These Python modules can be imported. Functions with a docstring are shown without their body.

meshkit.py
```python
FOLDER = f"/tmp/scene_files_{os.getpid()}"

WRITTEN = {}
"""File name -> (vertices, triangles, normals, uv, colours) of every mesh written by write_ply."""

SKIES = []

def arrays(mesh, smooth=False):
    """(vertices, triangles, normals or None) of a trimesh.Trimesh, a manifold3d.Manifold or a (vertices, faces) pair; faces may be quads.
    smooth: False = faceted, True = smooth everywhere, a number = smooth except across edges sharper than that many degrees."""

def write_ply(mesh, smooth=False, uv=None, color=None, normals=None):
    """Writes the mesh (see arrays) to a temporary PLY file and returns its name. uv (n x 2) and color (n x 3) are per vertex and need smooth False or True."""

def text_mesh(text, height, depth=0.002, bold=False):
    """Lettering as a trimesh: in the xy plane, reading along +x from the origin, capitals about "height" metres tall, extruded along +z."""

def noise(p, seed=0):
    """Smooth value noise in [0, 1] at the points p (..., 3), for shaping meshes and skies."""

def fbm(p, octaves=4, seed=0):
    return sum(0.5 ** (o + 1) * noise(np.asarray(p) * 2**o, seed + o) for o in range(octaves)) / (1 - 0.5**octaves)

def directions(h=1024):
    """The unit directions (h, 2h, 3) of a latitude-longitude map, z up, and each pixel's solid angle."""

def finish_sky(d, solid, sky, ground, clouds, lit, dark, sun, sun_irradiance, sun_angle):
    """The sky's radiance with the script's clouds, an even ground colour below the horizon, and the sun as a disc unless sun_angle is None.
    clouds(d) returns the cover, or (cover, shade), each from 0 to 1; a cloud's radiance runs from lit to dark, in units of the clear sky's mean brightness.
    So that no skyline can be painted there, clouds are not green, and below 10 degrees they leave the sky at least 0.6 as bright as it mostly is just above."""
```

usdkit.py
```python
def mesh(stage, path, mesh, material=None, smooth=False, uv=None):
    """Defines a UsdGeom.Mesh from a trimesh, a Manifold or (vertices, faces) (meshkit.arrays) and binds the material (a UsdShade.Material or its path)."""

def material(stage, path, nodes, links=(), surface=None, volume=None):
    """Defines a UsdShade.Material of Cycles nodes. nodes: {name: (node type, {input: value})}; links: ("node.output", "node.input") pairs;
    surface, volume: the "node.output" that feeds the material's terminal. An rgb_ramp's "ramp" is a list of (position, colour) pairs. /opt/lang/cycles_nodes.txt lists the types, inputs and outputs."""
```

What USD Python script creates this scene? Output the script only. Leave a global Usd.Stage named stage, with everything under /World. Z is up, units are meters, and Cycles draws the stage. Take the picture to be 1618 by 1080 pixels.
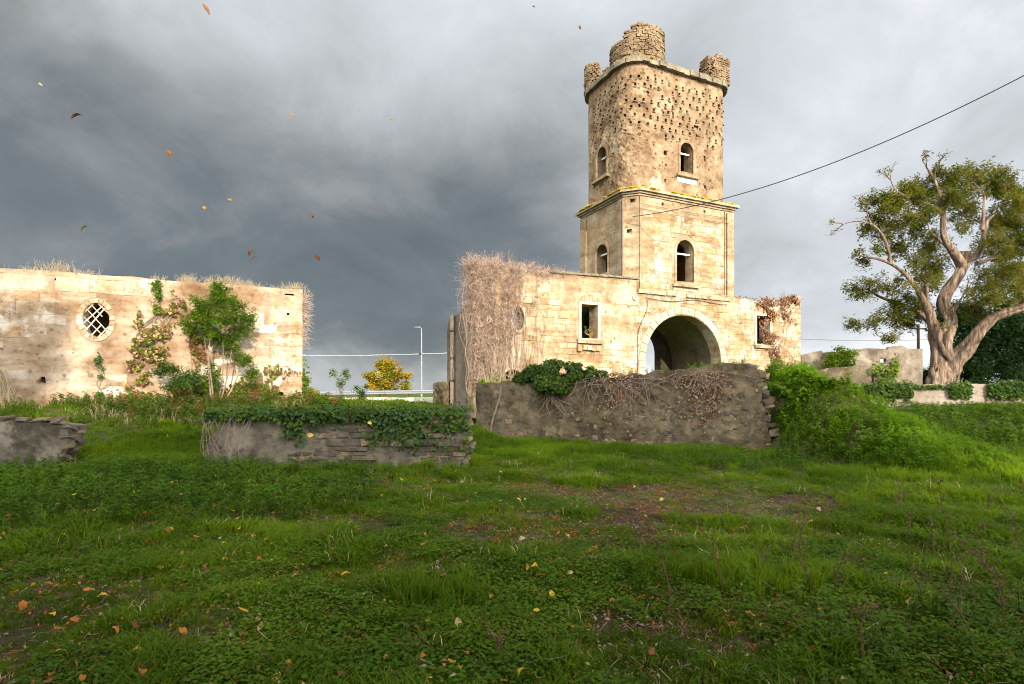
import math
import numpy as np
import trimesh
import manifold3d as m3
import shapely
from shapely.geometry import Polygon, box, Point
from shapely import affinity
from scipy.spatial.transform import Rotation as R
from pxr import Usd, UsdGeom, UsdLux, UsdShade, Gf, Sdf, Vt
import usdkit
import meshkit

stage = Usd.Stage.CreateInMemory()
UsdGeom.Xform.Define(stage, '/World')
UsdGeom.Scope.Define(stage, '/World/Looks')

# ------------------------------------------------------------------ camera
EYE = 1.6
F = 880.0                      # focal length in pixels of the 1618 wide photograph
CX, HOR = 809.0, 618.0         # principal column, horizon row
cam = UsdGeom.Camera.Define(stage, '/World/camera')
cam.AddTranslateOp().Set((0, 0, EYE))
cam.AddRotateXYZOp().Set((90, 0, 0))
cam.CreateHorizontalApertureAttr(36.0)
cam.CreateFocalLengthAttr(36.0 * F / 1618)
cam.CreateVerticalApertureOffsetAttr(36.0 * (HOR - 540) / 1618)
cam.CreateExposureAttr(1.22)
cam.CreateFStopAttr(0.0)

# ------------------------------------------------------------------ sun and sky
SUN_EL = math.radians(20.0)
sx, sy = 0.33, -0.944
SUN_ROT = math.atan2(sx, sy)
sun = UsdLux.DistantLight.Define(stage, '/World/sun')
sun.CreateIntensityAttr(0.80)
sun.CreateAngleAttr(0.5)
sun.CreateNormalizeAttr(True)
sun.CreateColorAttr((1.0, 0.89, 0.73))
_d = np.array([sx * math.cos(SUN_EL), sy * math.cos(SUN_EL), math.sin(SUN_EL)])
_d /= np.linalg.norm(_d)
SUN = _d
_x = np.cross([0, 0, 1], _d); _x /= np.linalg.norm(_x)
_y = np.cross(_d, _x)
sun.AddTransformOp().Set(Gf.Matrix4d(*_x, 0, *_y, 0, *_d, 0, 0, 0, 0, 1))

dome = UsdLux.DomeLight.Define(stage, '/World/sky')
SKY_STRENGTH = 0.1
K = 1.0
sky_nodes = {
    'tc': ('texture_coordinate', {}),
    'sky': ('sky_texture', {'sky_type': 'single_scattering', 'sun_disc': False, 'sun_elevation': SUN_EL, 'sun_rotation': SUN_ROT}),
    'sep': ('separate_xyz', {}),
    # cloud ceiling: project the direction on a high curved layer
    'zup': ('math', {'math_type': 'maximum', 'value2': 0.0}),
    'zb': ('math', {'math_type': 'add', 'value2': 0.55}),
    'px': ('math', {'math_type': 'divide'}), 'py': ('math', {'math_type': 'divide'}),
    'pc': ('combine_xyz', {'z': 7.3}),
    'n1': ('noise_texture', {'scale': 1.25, 'detail': 3.0, 'roughness': 0.42, 'distortion': 0.5}),
    'n2': ('noise_texture', {'scale': 3.4, 'detail': 7.0, 'roughness': 0.58, 'distortion': 0.35}),
    # the storm bank lies in the north west and thins out to the east and overhead
    'side': ('map_range', {'range_type': 'smoothstep', 'from_min': -0.16, 'from_max': 0.62, 'to_min': 0.0, 'to_max': 0.74, 'clamp': True}),
    'high': ('map_range', {'range_type': 'smoothstep', 'from_min': 0.20, 'from_max': 0.66, 'to_min': 0.0, 'to_max': 0.52, 'clamp': True}),
    'low': ('map_range', {'range_type': 'smoothstep', 'from_min': 0.0, 'from_max': 0.13, 'to_min': 0.42, 'to_max': 0.0, 'clamp': True}),
    'a1': ('math', {'math_type': 'multiply_add', 'value2': 0.85, 'value3': -0.425}),
    'a2': ('math', {'math_type': 'multiply_add', 'value2': 0.80, 'value3': -0.40}),
    's1': ('math', {'math_type': 'maximum'}), 's2': ('math', {'math_type': 'add'}),
    's3': ('math', {'math_type': 'add'}), 's4': ('math', {'math_type': 'add'}), 's5': ('math', {'math_type': 'add', 'value2': 0.10}),
    'ramp': ('rgb_ramp', {'ramp': [(0.0, (0.112, 0.136, 0.155)), (0.16, (0.152, 0.176, 0.193)), (0.36, (0.28, 0.297, 0.306)), (0.58, (0.46, 0.487, 0.507)),
                                   (0.80, (0.63, 0.66, 0.70)), (1.0, (0.88, 0.90, 0.92))]}),
    # unseen southern half of the sky, round the sun, brightened to lift the shaded foreground
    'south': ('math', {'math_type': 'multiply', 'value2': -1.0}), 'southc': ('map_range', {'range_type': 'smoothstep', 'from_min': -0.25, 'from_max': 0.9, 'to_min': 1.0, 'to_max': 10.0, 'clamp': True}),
    'gain': ('vector_math', {'math_type': 'scale', 'scale': 1.0 / SKY_STRENGTH * 0.515}),
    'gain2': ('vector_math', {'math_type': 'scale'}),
    'mix': ('mix_color', {'fac': 0.985, 'use_clamp': False, 'use_clamp_result': False}),
    'bg': ('background_shader', {'strength': SKY_STRENGTH}),
}
sky_links = [('tc.generated', 'sep.vector'), ('sep.z', 'zup.value1'), ('zup.value', 'zb.value1'),
             ('sep.x', 'px.value1'), ('zb.value', 'px.value2'), ('sep.y', 'py.value1'), ('zb.value', 'py.value2'),
             ('px.value', 'pc.x'), ('py.value', 'pc.y'), ('pc.vector', 'n1.vector'), ('pc.vector', 'n2.vector'),
             ('sep.x', 'side.value'), ('sep.z', 'high.value'), ('sep.z', 'low.value'),
             ('n1.fac', 'a1.value1'), ('n2.fac', 'a2.value1'), ('side.result', 's1.value1'), ('high.result', 's1.value2'),
             ('s1.value', 's2.value1'), ('low.result', 's2.value2'), ('s2.value', 's3.value1'), ('a1.value', 's3.value2'),
             ('s3.value', 's4.value1'), ('a2.value', 's4.value2'), ('s4.value', 's5.value1'), ('s5.value', 'ramp.fac'), ('ramp.color', 'gain.vector1'),
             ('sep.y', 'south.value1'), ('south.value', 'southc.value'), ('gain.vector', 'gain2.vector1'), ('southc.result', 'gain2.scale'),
             ('sky.color', 'mix.a'), ('gain2.vector', 'mix.b'), ('mix.result', 'bg.color')]
sky_mat = usdkit.material(stage, '/World/Looks/cloudy_sky', sky_nodes, sky_links, surface='bg.background')
UsdShade.MaterialBindingAPI.Apply(dome.GetPrim()).Bind(sky_mat)
dome.GetPrim().SetCustomDataByKey('kind', 'structure')
dome.GetPrim().SetCustomDataByKey('label', 'heavy grey storm clouds, darker on the left side')
dome.GetPrim().SetCustomDataByKey('category', 'sky')

# ------------------------------------------------------------------ helpers
_names = {}


def numbered(path):
    n = _names.get(path, -1) + 1
    _names[path] = n
    return path if n == 0 else f'{path}_{n:03d}'


def info(prim, label=None, cat=None, group=None, kind=None):
    p = prim.GetPrim() if hasattr(prim, 'GetPrim') else prim
    for k, v in (('label', label), ('category', cat), ('group', group), ('kind', kind)):
        if v:
            p.SetCustomDataByKey(k, v)
    return prim


def path_of(parent):
    return '/World' if parent is None else str(parent.GetPath())


def thing(name, label=None, cat=None, loc=(0, 0, 0), rz=0.0, group=None, kind=None):
    x = UsdGeom.Xform.Define(stage, numbered('/World/' + name))
    x.AddTranslateOp().Set(tuple(map(float, loc)))
    if rz:
        x.AddRotateZOp().Set(float(rz))
    return info(x, label, cat, group, kind)


def obj(name, mesh, mat, parent=None, smooth=False, label=None, cat=None, group=None, kind=None):
    p = usdkit.mesh(stage, numbered(path_of(parent) + '/' + name), mesh, mat, smooth=smooth)
    return info(p, label, cat, group, kind)


def curves(name, lines, widths, mat, parent=None, kind=None, label=None, cat=None):
    """lines: list of (n, 3) arrays; widths: list of (n,) arrays"""
    c = UsdGeom.BasisCurves.Define(stage, numbered(path_of(parent) + '/' + name))
    c.CreateTypeAttr('linear')
    c.CreateCurveVertexCountsAttr(Vt.IntArray.FromNumpy(np.array([len(l) for l in lines], np.int32)))
    c.CreatePointsAttr(Vt.Vec3fArray.FromNumpy(np.vstack(lines).astype(np.float32)))
    c.CreateWidthsAttr(Vt.FloatArray.FromNumpy(np.concatenate(widths).astype(np.float32)))
    c.SetWidthsInterpolation('vertex')
    UsdShade.MaterialBindingAPI.Apply(c.GetPrim()).Bind(mat)
    return info(c, label, cat, None, kind)


def scatter(name, protos, P, quat, scale, ids, parent=None, label=None, cat=None, kind='stuff'):
    """protos: list of (mesh, material); one PointInstancer"""
    base = numbered(path_of(parent) + '/' + name)
    pi = UsdGeom.PointInstancer.Define(stage, base)
    targets = []
    for i, (me, ma) in enumerate(protos):
        usdkit.mesh(stage, f'{base}/plant_{i:03d}', me, ma)
        targets.append(f'{base}/plant_{i:03d}')
    pi.CreatePrototypesRel().SetTargets(targets)
    P = np.asarray(P, np.float32)
    scale = np.asarray(scale, np.float32)
    if scale.ndim == 1:
        scale = np.repeat(scale[:, None], 3, 1)
    pi.CreatePositionsAttr(Vt.Vec3fArray.FromNumpy(P))
    pi.CreateOrientationsAttr(Vt.QuathArray.FromNumpy(np.asarray(quat, np.float16)))
    pi.CreateScalesAttr(Vt.Vec3fArray.FromNumpy(scale.astype(np.float32)))
    pi.CreateProtoIndicesAttr(Vt.IntArray.FromNumpy(np.asarray(ids, np.int32)))
    return info(pi, label, cat, None, kind)


def yaw_tilt(rng, n, tilt=0.25):
    return (R.from_euler('z', rng.uniform(0, 2 * np.pi, n)) * R.from_euler('x', rng.normal(0, tilt, n)) * R.from_euler('z', rng.uniform(0, 2 * np.pi, n))).as_quat()


def facing(normals, rng, spin=np.pi):
    """rotations that turn +z to the normals, with a random spin"""
    n = np.asarray(normals, float)
    n = n / np.linalg.norm(n, axis=1, keepdims=True)
    ang = np.arccos(np.clip(n[:, 2], -1, 1))
    ax = np.cross(np.tile([0, 0, 1.0], (len(n), 1)), n)
    l = np.linalg.norm(ax, axis=1, keepdims=True)
    ax = np.where(l > 1e-6, ax / np.maximum(l, 1e-9), [1.0, 0, 0])
    return (R.from_rotvec(ax * ang[:, None]) * R.from_euler('z', rng.uniform(-spin, spin, len(n)))).as_quat()


def at(u, v, Y):
    """the world point seen at pixel (u, v) of the photograph at depth Y"""
    return np.array([(u - CX) / F * Y, Y, EYE + (HOR - v) / F * Y])


def merge(ms):
    return trimesh.util.concatenate(ms)


def bx(x0, x1, y0, y1, z0, z1):
    m = trimesh.creation.box([x1 - x0, y1 - y0, z1 - z0])
    m.apply_translation([(x0 + x1) / 2, (y0 + y1) / 2, (z0 + z1) / 2])
    return m


def man(m):
    if not isinstance(m, trimesh.Trimesh):
        return m
    return m3.Manifold(m3.Mesh(np.asarray(m.vertices, np.float32), np.asarray(m.faces, np.uint32)))


def tri(m):
    k = m.to_mesh()
    return trimesh.Trimesh(np.array(k.vert_properties[:, :3], float), np.array(k.tri_verts), process=False)


def extr(poly, y0, y1):
    """polygon in (x, z) extruded along y"""
    out = []
    for g in getattr(poly, 'geoms', [poly]):
        m = trimesh.creation.extrude_polygon(g, y1 - y0, engine='earcut')
        v = m.vertices.copy()
        m = trimesh.Trimesh(np.stack([v[:, 0], v[:, 2] + y0, v[:, 1]], 1), m.faces[:, ::-1], process=False)
        out.append(m)
    return merge(out)


def rough(mesh, res, amp, seed=0, freq=2.0, fine=0.4, keep=None):
    """refines a closed mesh and pushes its vertices about with noise"""
    m = man(mesh) if isinstance(mesh, trimesh.Trimesh) else mesh
    m = m.refine_to_length(res)
    def push(p):
        p = np.asarray(p)
        q = p * freq
        d = np.stack([meshkit.fbm(q, 3, seed + 7 * k) - 0.5 for k in range(3)], -1) * 2 * amp
        q = p * freq * 5
        d = d + np.stack([meshkit.noise(q, seed + 31 + 7 * k) - 0.5 for k in range(3)], -1) * 2 * amp * fine
        if keep is not None:
            d = d * keep(p)[:, None]
        return p + d
    return m.warp_batch(push)


def tube(P, r, sides=7, flute=0.0, seed=0, cap=True):
    P = np.asarray(P, float)
    r = np.broadcast_to(np.asarray(r, float), len(P))
    T = np.gradient(P, axis=0)
    T /= np.maximum(np.linalg.norm(T, axis=1, keepdims=True), 1e-9)
    up = np.array([0.13, 0.97, 0.2]) if abs(T[0] @ [0, 1, 0]) < 0.9 else np.array([1.0, 0, 0])
    V, prev = [], up
    th = np.linspace(0, 2 * np.pi, sides, endpoint=False)
    for i in range(len(P)):
        a = prev - T[i] * (prev @ T[i]); a /= np.linalg.norm(a); prev = a
        b = np.cross(T[i], a)
        k = np.ones(sides)
        if flute:
            q = np.stack([np.cos(th) * 1.6, np.sin(th) * 1.6, np.full(sides, i * 0.12)], -1)
            k = 1 + flute * 2 * (meshkit.fbm(q * 1.7, 3, seed) - 0.5)
        V.append(P[i] + r[i] * k[:, None] * (np.cos(th)[:, None] * a + np.sin(th)[:, None] * b))
    n = len(P)
    V = np.vstack(V)
    f = []
    for i in range(n - 1):
        for j in range(sides):
            a, b = i * sides + j, i * sides + (j + 1) % sides
            f += [(a, b, b + sides), (a, b + sides, a + sides)]
    if cap:
        for j in range(1, sides - 1):
            f.append((0, j + 1, j)); k = (n - 1) * sides; f.append((k, k + j, k + j + 1))
    return trimesh.Trimesh(V, np.array(f), process=False)


def spline(P, n):
    from scipy.interpolate import CubicSpline
    P = np.asarray(P, float)
    d = np.r_[0, np.cumsum(np.linalg.norm(np.diff(P, axis=0), axis=1))]
    return CubicSpline(d, P)(np.linspace(0, d[-1], n))


def smoothstep(a, b, x):
    t = np.clip((np.asarray(x, float) - a) / (b - a), 0, 1)
    return t * t * (3 - 2 * t)


# ------------------------------------------------------------------ materials
def ramp2(*st):
    return {'ramp': list(st)}


def stone(name, cols, patch=None, big=0.45, fine=9.0, bump=0.5, pits=0.0, streak=0.0, moss=None, mossamt=0.0, rough_=0.92, bands=0.0):
    """weathered masonry: blotches of several tones, grain, pits, optional rain streaks and moss. cols: 3 or 4 colours."""
    k = len(cols)
    lo, hi = 0.30, 0.70
    n = {
        'g': ('geometry', {}),
        'nb': ('noise_texture', {'scale': big, 'detail': 8.0, 'roughness': 0.62, 'distortion': 0.25}),
        'r': ('rgb_ramp', ramp2(*[(lo + (hi - lo) * i / (k - 1), c) for i, c in enumerate(cols)])),
        'nf': ('noise_texture', {'scale': fine, 'detail': 6.0, 'roughness': 0.7}),
        'rf': ('rgb_ramp', ramp2((0.27, (0.38, 0.34, 0.29)), (0.46, (0.92, 0.90, 0.87)), (0.6, (1.04, 1.03, 1.01)), (0.78, (1.22, 1.2, 1.16)))),
        'm1': ('mix_color', {'blend_type': 'multiply', 'fac': 0.85, 'use_clamp': False}),
        'isl': ('math', {'math_type': 'multiply_add', 'value2': 0.22, 'value3': 0.89}),
        'm2': ('vector_math', {'math_type': 'scale'}),
        'bs': ('noise_texture', {'scale': fine * 2.2, 'detail': 7.0, 'roughness': 0.72}),
        'bu': ('bump', {'strength': bump, 'distance': 0.03}),
        'p': ('principled_bsdf', {'roughness': rough_, 'specular_ior_level': 0.15}),
    }
    L = [('g.position', 'nb.vector'), ('nb.fac', 'r.fac'), ('g.position', 'nf.vector'), ('nf.fac', 'rf.fac'), ('r.color', 'm1.a'), ('rf.color', 'm1.b'),
         ('g.random_per_island', 'isl.value1'), ('m1.result', 'm2.vector1'), ('isl.value', 'm2.scale'),
         ('g.position', 'bs.vector'), ('bs.fac', 'bu.height'), ('bu.normal', 'p.normal')]
    last = 'm2.vector'
    if pits:
        n['v'] = ('voronoi_texture', {'scale': 3.6, 'feature': 'f1', 'randomness': 1.0})
        n['vm'] = ('noise_texture', {'scale': 1.1, 'detail': 3.0})
        n['vs'] = ('map_range', {'from_min': 0.42, 'from_max': 0.7, 'to_min': 0.03, 'to_max': 0.32, 'clamp': True})
        n['vl'] = ('math', {'math_type': 'less_than'})
        n['vf'] = ('math', {'math_type': 'multiply', 'value2': pits})
        n['mp'] = ('mix_color', {'b': (0.09, 0.06, 0.04)})
        L += [('g.position', 'v.vector'), ('g.position', 'vm.vector'), ('vm.fac', 'vs.value'), ('v.distance', 'vl.value1'), ('vs.result', 'vl.value2'),
              ('vl.value', 'vf.value1'), ('vf.value', 'mp.fac'), (last, 'mp.a')]
        last = 'mp.result'
    if bands:                                           # weather-worn courses: stains drawn out sideways
        n['bmap'] = ('mapping', {'scale': (0.5, 0.5, 2.4)})
        n['bn'] = ('noise_texture', {'scale': 1.0, 'detail': 7.0, 'roughness': 0.68, 'distortion': 0.3})
        n['br'] = ('rgb_ramp', ramp2((0.30, (0.52, 0.40, 0.28)), (0.44, (0.82, 0.72, 0.60)), (0.55, (1, 1, 1)), (0.72, (1.1, 1.1, 1.1))))
        n['mb'] = ('mix_color', {'blend_type': 'multiply', 'fac': bands, 'use_clamp': False})
        L += [('g.position', 'bmap.vector'), ('bmap.vector', 'bn.vector'), ('bn.fac', 'br.fac'), ('br.color', 'mb.b'), (last, 'mb.a')]
        last = 'mb.result'
    if streak:
        n['smap'] = ('mapping', {'scale': (2.6, 2.6, 0.28)})
        n['sn'] = ('noise_texture', {'scale': 1.0, 'detail': 6.0, 'roughness': 0.6})
        n['sr'] = ('map_range', {'from_min': 0.5, 'from_max': 0.72, 'to_min': 0.0, 'to_max': streak, 'clamp': True})
        n['ms'] = ('mix_color', {'b': (0.10, 0.085, 0.065)})
        L += [('g.position', 'smap.vector'), ('smap.vector', 'sn.vector'), ('sn.fac', 'sr.value'), ('sr.result', 'ms.fac'), (last, 'ms.a')]
        last = 'ms.result'
    if patch:                                           # lichen or bare patches of another colour
        n['pn'] = ('noise_texture', {'scale': patch[1], 'detail': 7.0, 'roughness': 0.66})
        n['pr'] = ('map_range', {'from_min': patch[2], 'from_max': patch[2] + 0.07, 'to_min': 0.0, 'to_max': patch[3], 'clamp': True})
        n['poff'] = ('vector_math', {'math_type': 'add', 'vector2': (17.3, 5.1, 9.7)})
        n['pm'] = ('mix_color', {'b': patch[0]})
        L += [('g.position', 'poff.vector1'), ('poff.vector', 'pn.vector'), ('pn.fac', 'pr.value'), ('pr.result', 'pm.fac'), (last, 'pm.a')]
        last = 'pm.result'
    if moss:                                            # moss settles on upward faces
        n['sep'] = ('separate_xyz', {})
        n['mn'] = ('noise_texture', {'scale': 3.0, 'detail': 5.0})
        n['ma'] = ('math', {'math_type': 'multiply_add', 'value2': 1.2})
        n['mr'] = ('map_range', {'from_min': 0.9, 'from_max': 1.25, 'to_min': 0.0, 'to_max': mossamt, 'clamp': True})
        n['mm'] = ('mix_color', {'b': moss})
        L += [('g.normal', 'sep.vector'), ('g.position', 'mn.vector'), ('sep.z', 'ma.value3'), ('mn.fac', 'ma.value1'), ('ma.value', 'mr.value'), ('mr.result', 'mm.fac'), (last, 'mm.a')]
        last = 'mm.result'
    L.append((last, 'p.base_color'))
    return usdkit.material(stage, '/World/Looks/' + name, n, L, surface='p.BSDF')


def leafy(name, c1, c2, c3=None, trans=0.35, scale=0.9, rough_=0.6, spec=0.08):
    """leaf: colour varies from plant to plant and patch to patch; light shines through"""
    n = {
        'g': ('geometry', {}), 'n': ('noise_texture', {'scale': scale, 'detail': 4.0}),
        'i': ('math', {'math_type': 'multiply_add', 'value2': 0.55}), 'nn': ('math', {'math_type': 'multiply_add', 'value2': 1.3, 'value3': -0.42}),
        'r': ('rgb_ramp', ramp2((0.1, c1), (0.6, c2), (0.95, c3 or c2))),
        'p': ('principled_bsdf', {'roughness': rough_, 'specular_ior_level': spec}),
        't': ('translucent_bsdf', {}), 'tc': ('vector_math', {'math_type': 'multiply', 'vector2': (1.7, 1.6, 0.45)}),
        'm': ('mix_closure', {'fac': trans}),
    }
    L = [('g.position', 'n.vector'), ('n.fac', 'nn.value1'), ('g.random_per_island', 'i.value1'), ('nn.value', 'i.value3'), ('i.value', 'r.fac'),
         ('r.color', 'p.base_color'), ('r.color', 'tc.vector1'), ('tc.vector', 't.color'), ('p.BSDF', 'm.closure1'), ('t.BSDF', 'm.closure2')]
    return usdkit.material(stage, '/World/Looks/' + name, n, L, surface='m.closure')


def plain(name, col, rough_=0.7, metallic=0.0, var=0.25, scale=6.0, bump=0.2):
    n = {'g': ('geometry', {}), 'n': ('noise_texture', {'scale': scale, 'detail': 5.0, 'roughness': 0.65}),
         'r': ('rgb_ramp', ramp2((0.3, tuple(np.array(col) * (1 - var))), (0.7, tuple(np.array(col) * (1 + var))))),
         'b': ('bump', {'strength': bump, 'distance': 0.02}),
         'p': ('principled_bsdf', {'roughness': rough_, 'metallic': metallic, 'specular_ior_level': 0.25})}
    return usdkit.material(stage, '/World/Looks/' + name, n, [('g.position', 'n.vector'), ('n.fac', 'r.fac'), ('r.color', 'p.base_color'), ('n.fac', 'b.height'), ('b.normal', 'p.normal')], surface='p.BSDF')


def bark(name, c1, c2, c3):
    n = {'g': ('geometry', {}), 'mp': ('mapping', {'scale': (5.0, 5.0, 0.9)}), 'n': ('noise_texture', {'scale': 1.2, 'detail': 8.0, 'roughness': 0.68, 'distortion': 0.5}),
         'r': ('rgb_ramp', ramp2((0.32, c1), (0.5, c2), (0.66, c3))), 'b': ('bump', {'strength': 1.0, 'distance': 0.12}),
         'p': ('principled_bsdf', {'roughness': 0.9, 'specular_ior_level': 0.12})}
    return usdkit.material(stage, '/World/Looks/' + name, n, [('g.position', 'mp.vector'), ('mp.vector', 'n.vector'), ('n.fac', 'r.fac'), ('r.color', 'p.base_color'), ('n.fac', 'b.height'), ('b.normal', 'p.normal')], surface='p.BSDF')


M = {}
FAC = [[(0.226, 0.144, 0.074), (0.348, 0.237, 0.131), (0.452, 0.346, 0.221)], [(0.296, 0.203, 0.107), (0.418, 0.304, 0.180), (0.505, 0.397, 0.271)], [(0.348, 0.262, 0.156), (0.470, 0.372, 0.246), (0.539, 0.448, 0.328)],
       [(0.261, 0.161, 0.082), (0.400, 0.262, 0.139), (0.479, 0.363, 0.230)], [(0.209, 0.144, 0.090), (0.331, 0.245, 0.156), (0.470, 0.380, 0.271)], [(0.313, 0.237, 0.148), (0.435, 0.346, 0.230), (0.539, 0.456, 0.344)]]
M['facade'] = [stone(f'facade_stone_{i}', c, patch=((0.522, 0.439, 0.336), 0.9, 0.55, 0.6), big=1.6, fine=8.0, bands=0.85, bump=0.7, pits=0.6) for i, c in enumerate(FAC)]
M['facade_plaster'] = stone('facade_plaster', [(0.235, 0.152, 0.082), (0.374, 0.270, 0.164), (0.452, 0.363, 0.254), (0.522, 0.448, 0.344)], big=1.1, fine=6.0, bands=0.85, bump=0.6, pits=0.75, streak=0.35)
M['left_stone'] = [stone(f'pale_block_{i}', c, patch=((0.557, 0.482, 0.385), 0.7, 0.52, 0.7), big=1.1, fine=7.0, bands=0.85, bump=0.6, pits=0.45) for i, c in enumerate(
    [[(0.278, 0.177, 0.098), (0.418, 0.296, 0.189), (0.522, 0.414, 0.295)], [(0.235, 0.152, 0.090), (0.374, 0.270, 0.172), (0.505, 0.406, 0.295)], [(0.365, 0.262, 0.164), (0.487, 0.389, 0.271), (0.574, 0.490, 0.385)],
     [(0.313, 0.194, 0.107), (0.452, 0.313, 0.189), (0.522, 0.406, 0.279)], [(0.296, 0.220, 0.148), (0.435, 0.346, 0.254), (0.548, 0.473, 0.377)]])]
M['left_plaster'] = stone('left_plaster', [(0.183, 0.110, 0.061), (0.322, 0.224, 0.143), (0.426, 0.338, 0.246), (0.522, 0.448, 0.353)], big=0.8, fine=5.0, bands=0.85, bump=0.5, pits=0.55, streak=0.3)
M['tower_low'] = stone('tower_low_plaster', [(0.244, 0.161, 0.082), (0.365, 0.270, 0.164), (0.487, 0.397, 0.279)], big=0.9, fine=7.0, bands=0.85, bump=0.6, pits=0.5, streak=0.4)
M['tower_up'] = stone('tower_rubble', [(0.113, 0.063, 0.033), (0.252, 0.165, 0.090), (0.383, 0.279, 0.172)], patch=((0.435, 0.338, 0.230), 0.6, 0.57, 0.7), big=1.6, fine=6.0, bump=1.0, pits=0.85)
M['turret'] = stone('turret_rubble', [(0.09, 0.058, 0.034), (0.21, 0.14, 0.08), (0.34, 0.245, 0.15)], big=1.6, fine=9.0, bump=0.8, pits=0.3, moss=(0.24, 0.17, 0.03), mossamt=0.8)
M['cornice'] = stone('cornice_stone', [(0.10, 0.085, 0.06), (0.19, 0.16, 0.11), (0.30, 0.25, 0.17)], big=1.5, fine=9.0, bump=0.8, moss=(0.20, 0.17, 0.05), mossamt=0.8)
M['mould'] = stone('moulding_stone', [(0.22, 0.16, 0.09), (0.38, 0.29, 0.18), (0.50, 0.41, 0.28)], big=1.2, fine=9.0, bump=0.6, streak=0.3, moss=(0.36, 0.26, 0.03), mossamt=1.0)
M['trim'] = stone('window_trim', [(0.32, 0.24, 0.15), (0.46, 0.37, 0.25), (0.56, 0.48, 0.36)], big=1.0, fine=8.0, bump=0.4, streak=0.2)
M['sill'] = stone('sill_stone', [(0.14, 0.11, 0.06), (0.26, 0.20, 0.12), (0.40, 0.33, 0.22)], big=1.4, fine=8.0, bump=0.6, moss=(0.26, 0.2, 0.04), mossamt=0.6)
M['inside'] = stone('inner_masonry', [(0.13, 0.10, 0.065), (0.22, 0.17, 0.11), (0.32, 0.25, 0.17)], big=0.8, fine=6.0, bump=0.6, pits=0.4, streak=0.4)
M['soot'] = stone('shade_toned_wall', [(0.03, 0.023, 0.016), (0.06, 0.045, 0.03), (0.10, 0.075, 0.05)], big=0.8, fine=6.0, bump=0.5)  # colour made near-black to hold the shade of tower rooms and passage
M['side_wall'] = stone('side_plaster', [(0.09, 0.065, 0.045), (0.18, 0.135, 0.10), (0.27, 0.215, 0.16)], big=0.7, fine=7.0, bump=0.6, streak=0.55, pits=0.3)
M['dark_wall'] = stone('dark_plaster', [(0.04, 0.029, 0.015), (0.115, 0.083, 0.046), (0.22, 0.165, 0.095)], patch=((0.20, 0.148, 0.085), 1.7, 0.555, 0.65), big=1.3, fine=6.0, bump=0.7, streak=0.75, pits=0.5,
                       moss=(0.10, 0.11, 0.03), mossamt=0.9)
M['grey_wall'] = stone('grey_plaster', [(0.05, 0.040, 0.027), (0.17, 0.138, 0.098), (0.31, 0.262, 0.20)], patch=((0.04, 0.033, 0.02), 1.0, 0.50, 0.9), big=0.9, fine=7.0, bump=0.6, streak=0.6, pits=0.4)
M['rubble'] = [stone(f'rubble_stone_{i}', c, big=3.0, fine=14.0, bump=0.7) for i, c in enumerate([
    [(0.05, 0.038, 0.025), (0.12, 0.09, 0.058), (0.21, 0.16, 0.105)], [(0.10, 0.07, 0.038), (0.22, 0.155, 0.088), (0.33, 0.24, 0.14)], [(0.045, 0.036, 0.026), (0.095, 0.076, 0.055), (0.17, 0.138, 0.10)]])]
M['far_wall'] = stone('far_plaster', [(0.14, 0.10, 0.07), (0.30, 0.24, 0.18), (0.42, 0.36, 0.29)], big=0.5, fine=5.0, bump=0.5, streak=0.4, pits=0.3)
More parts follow.
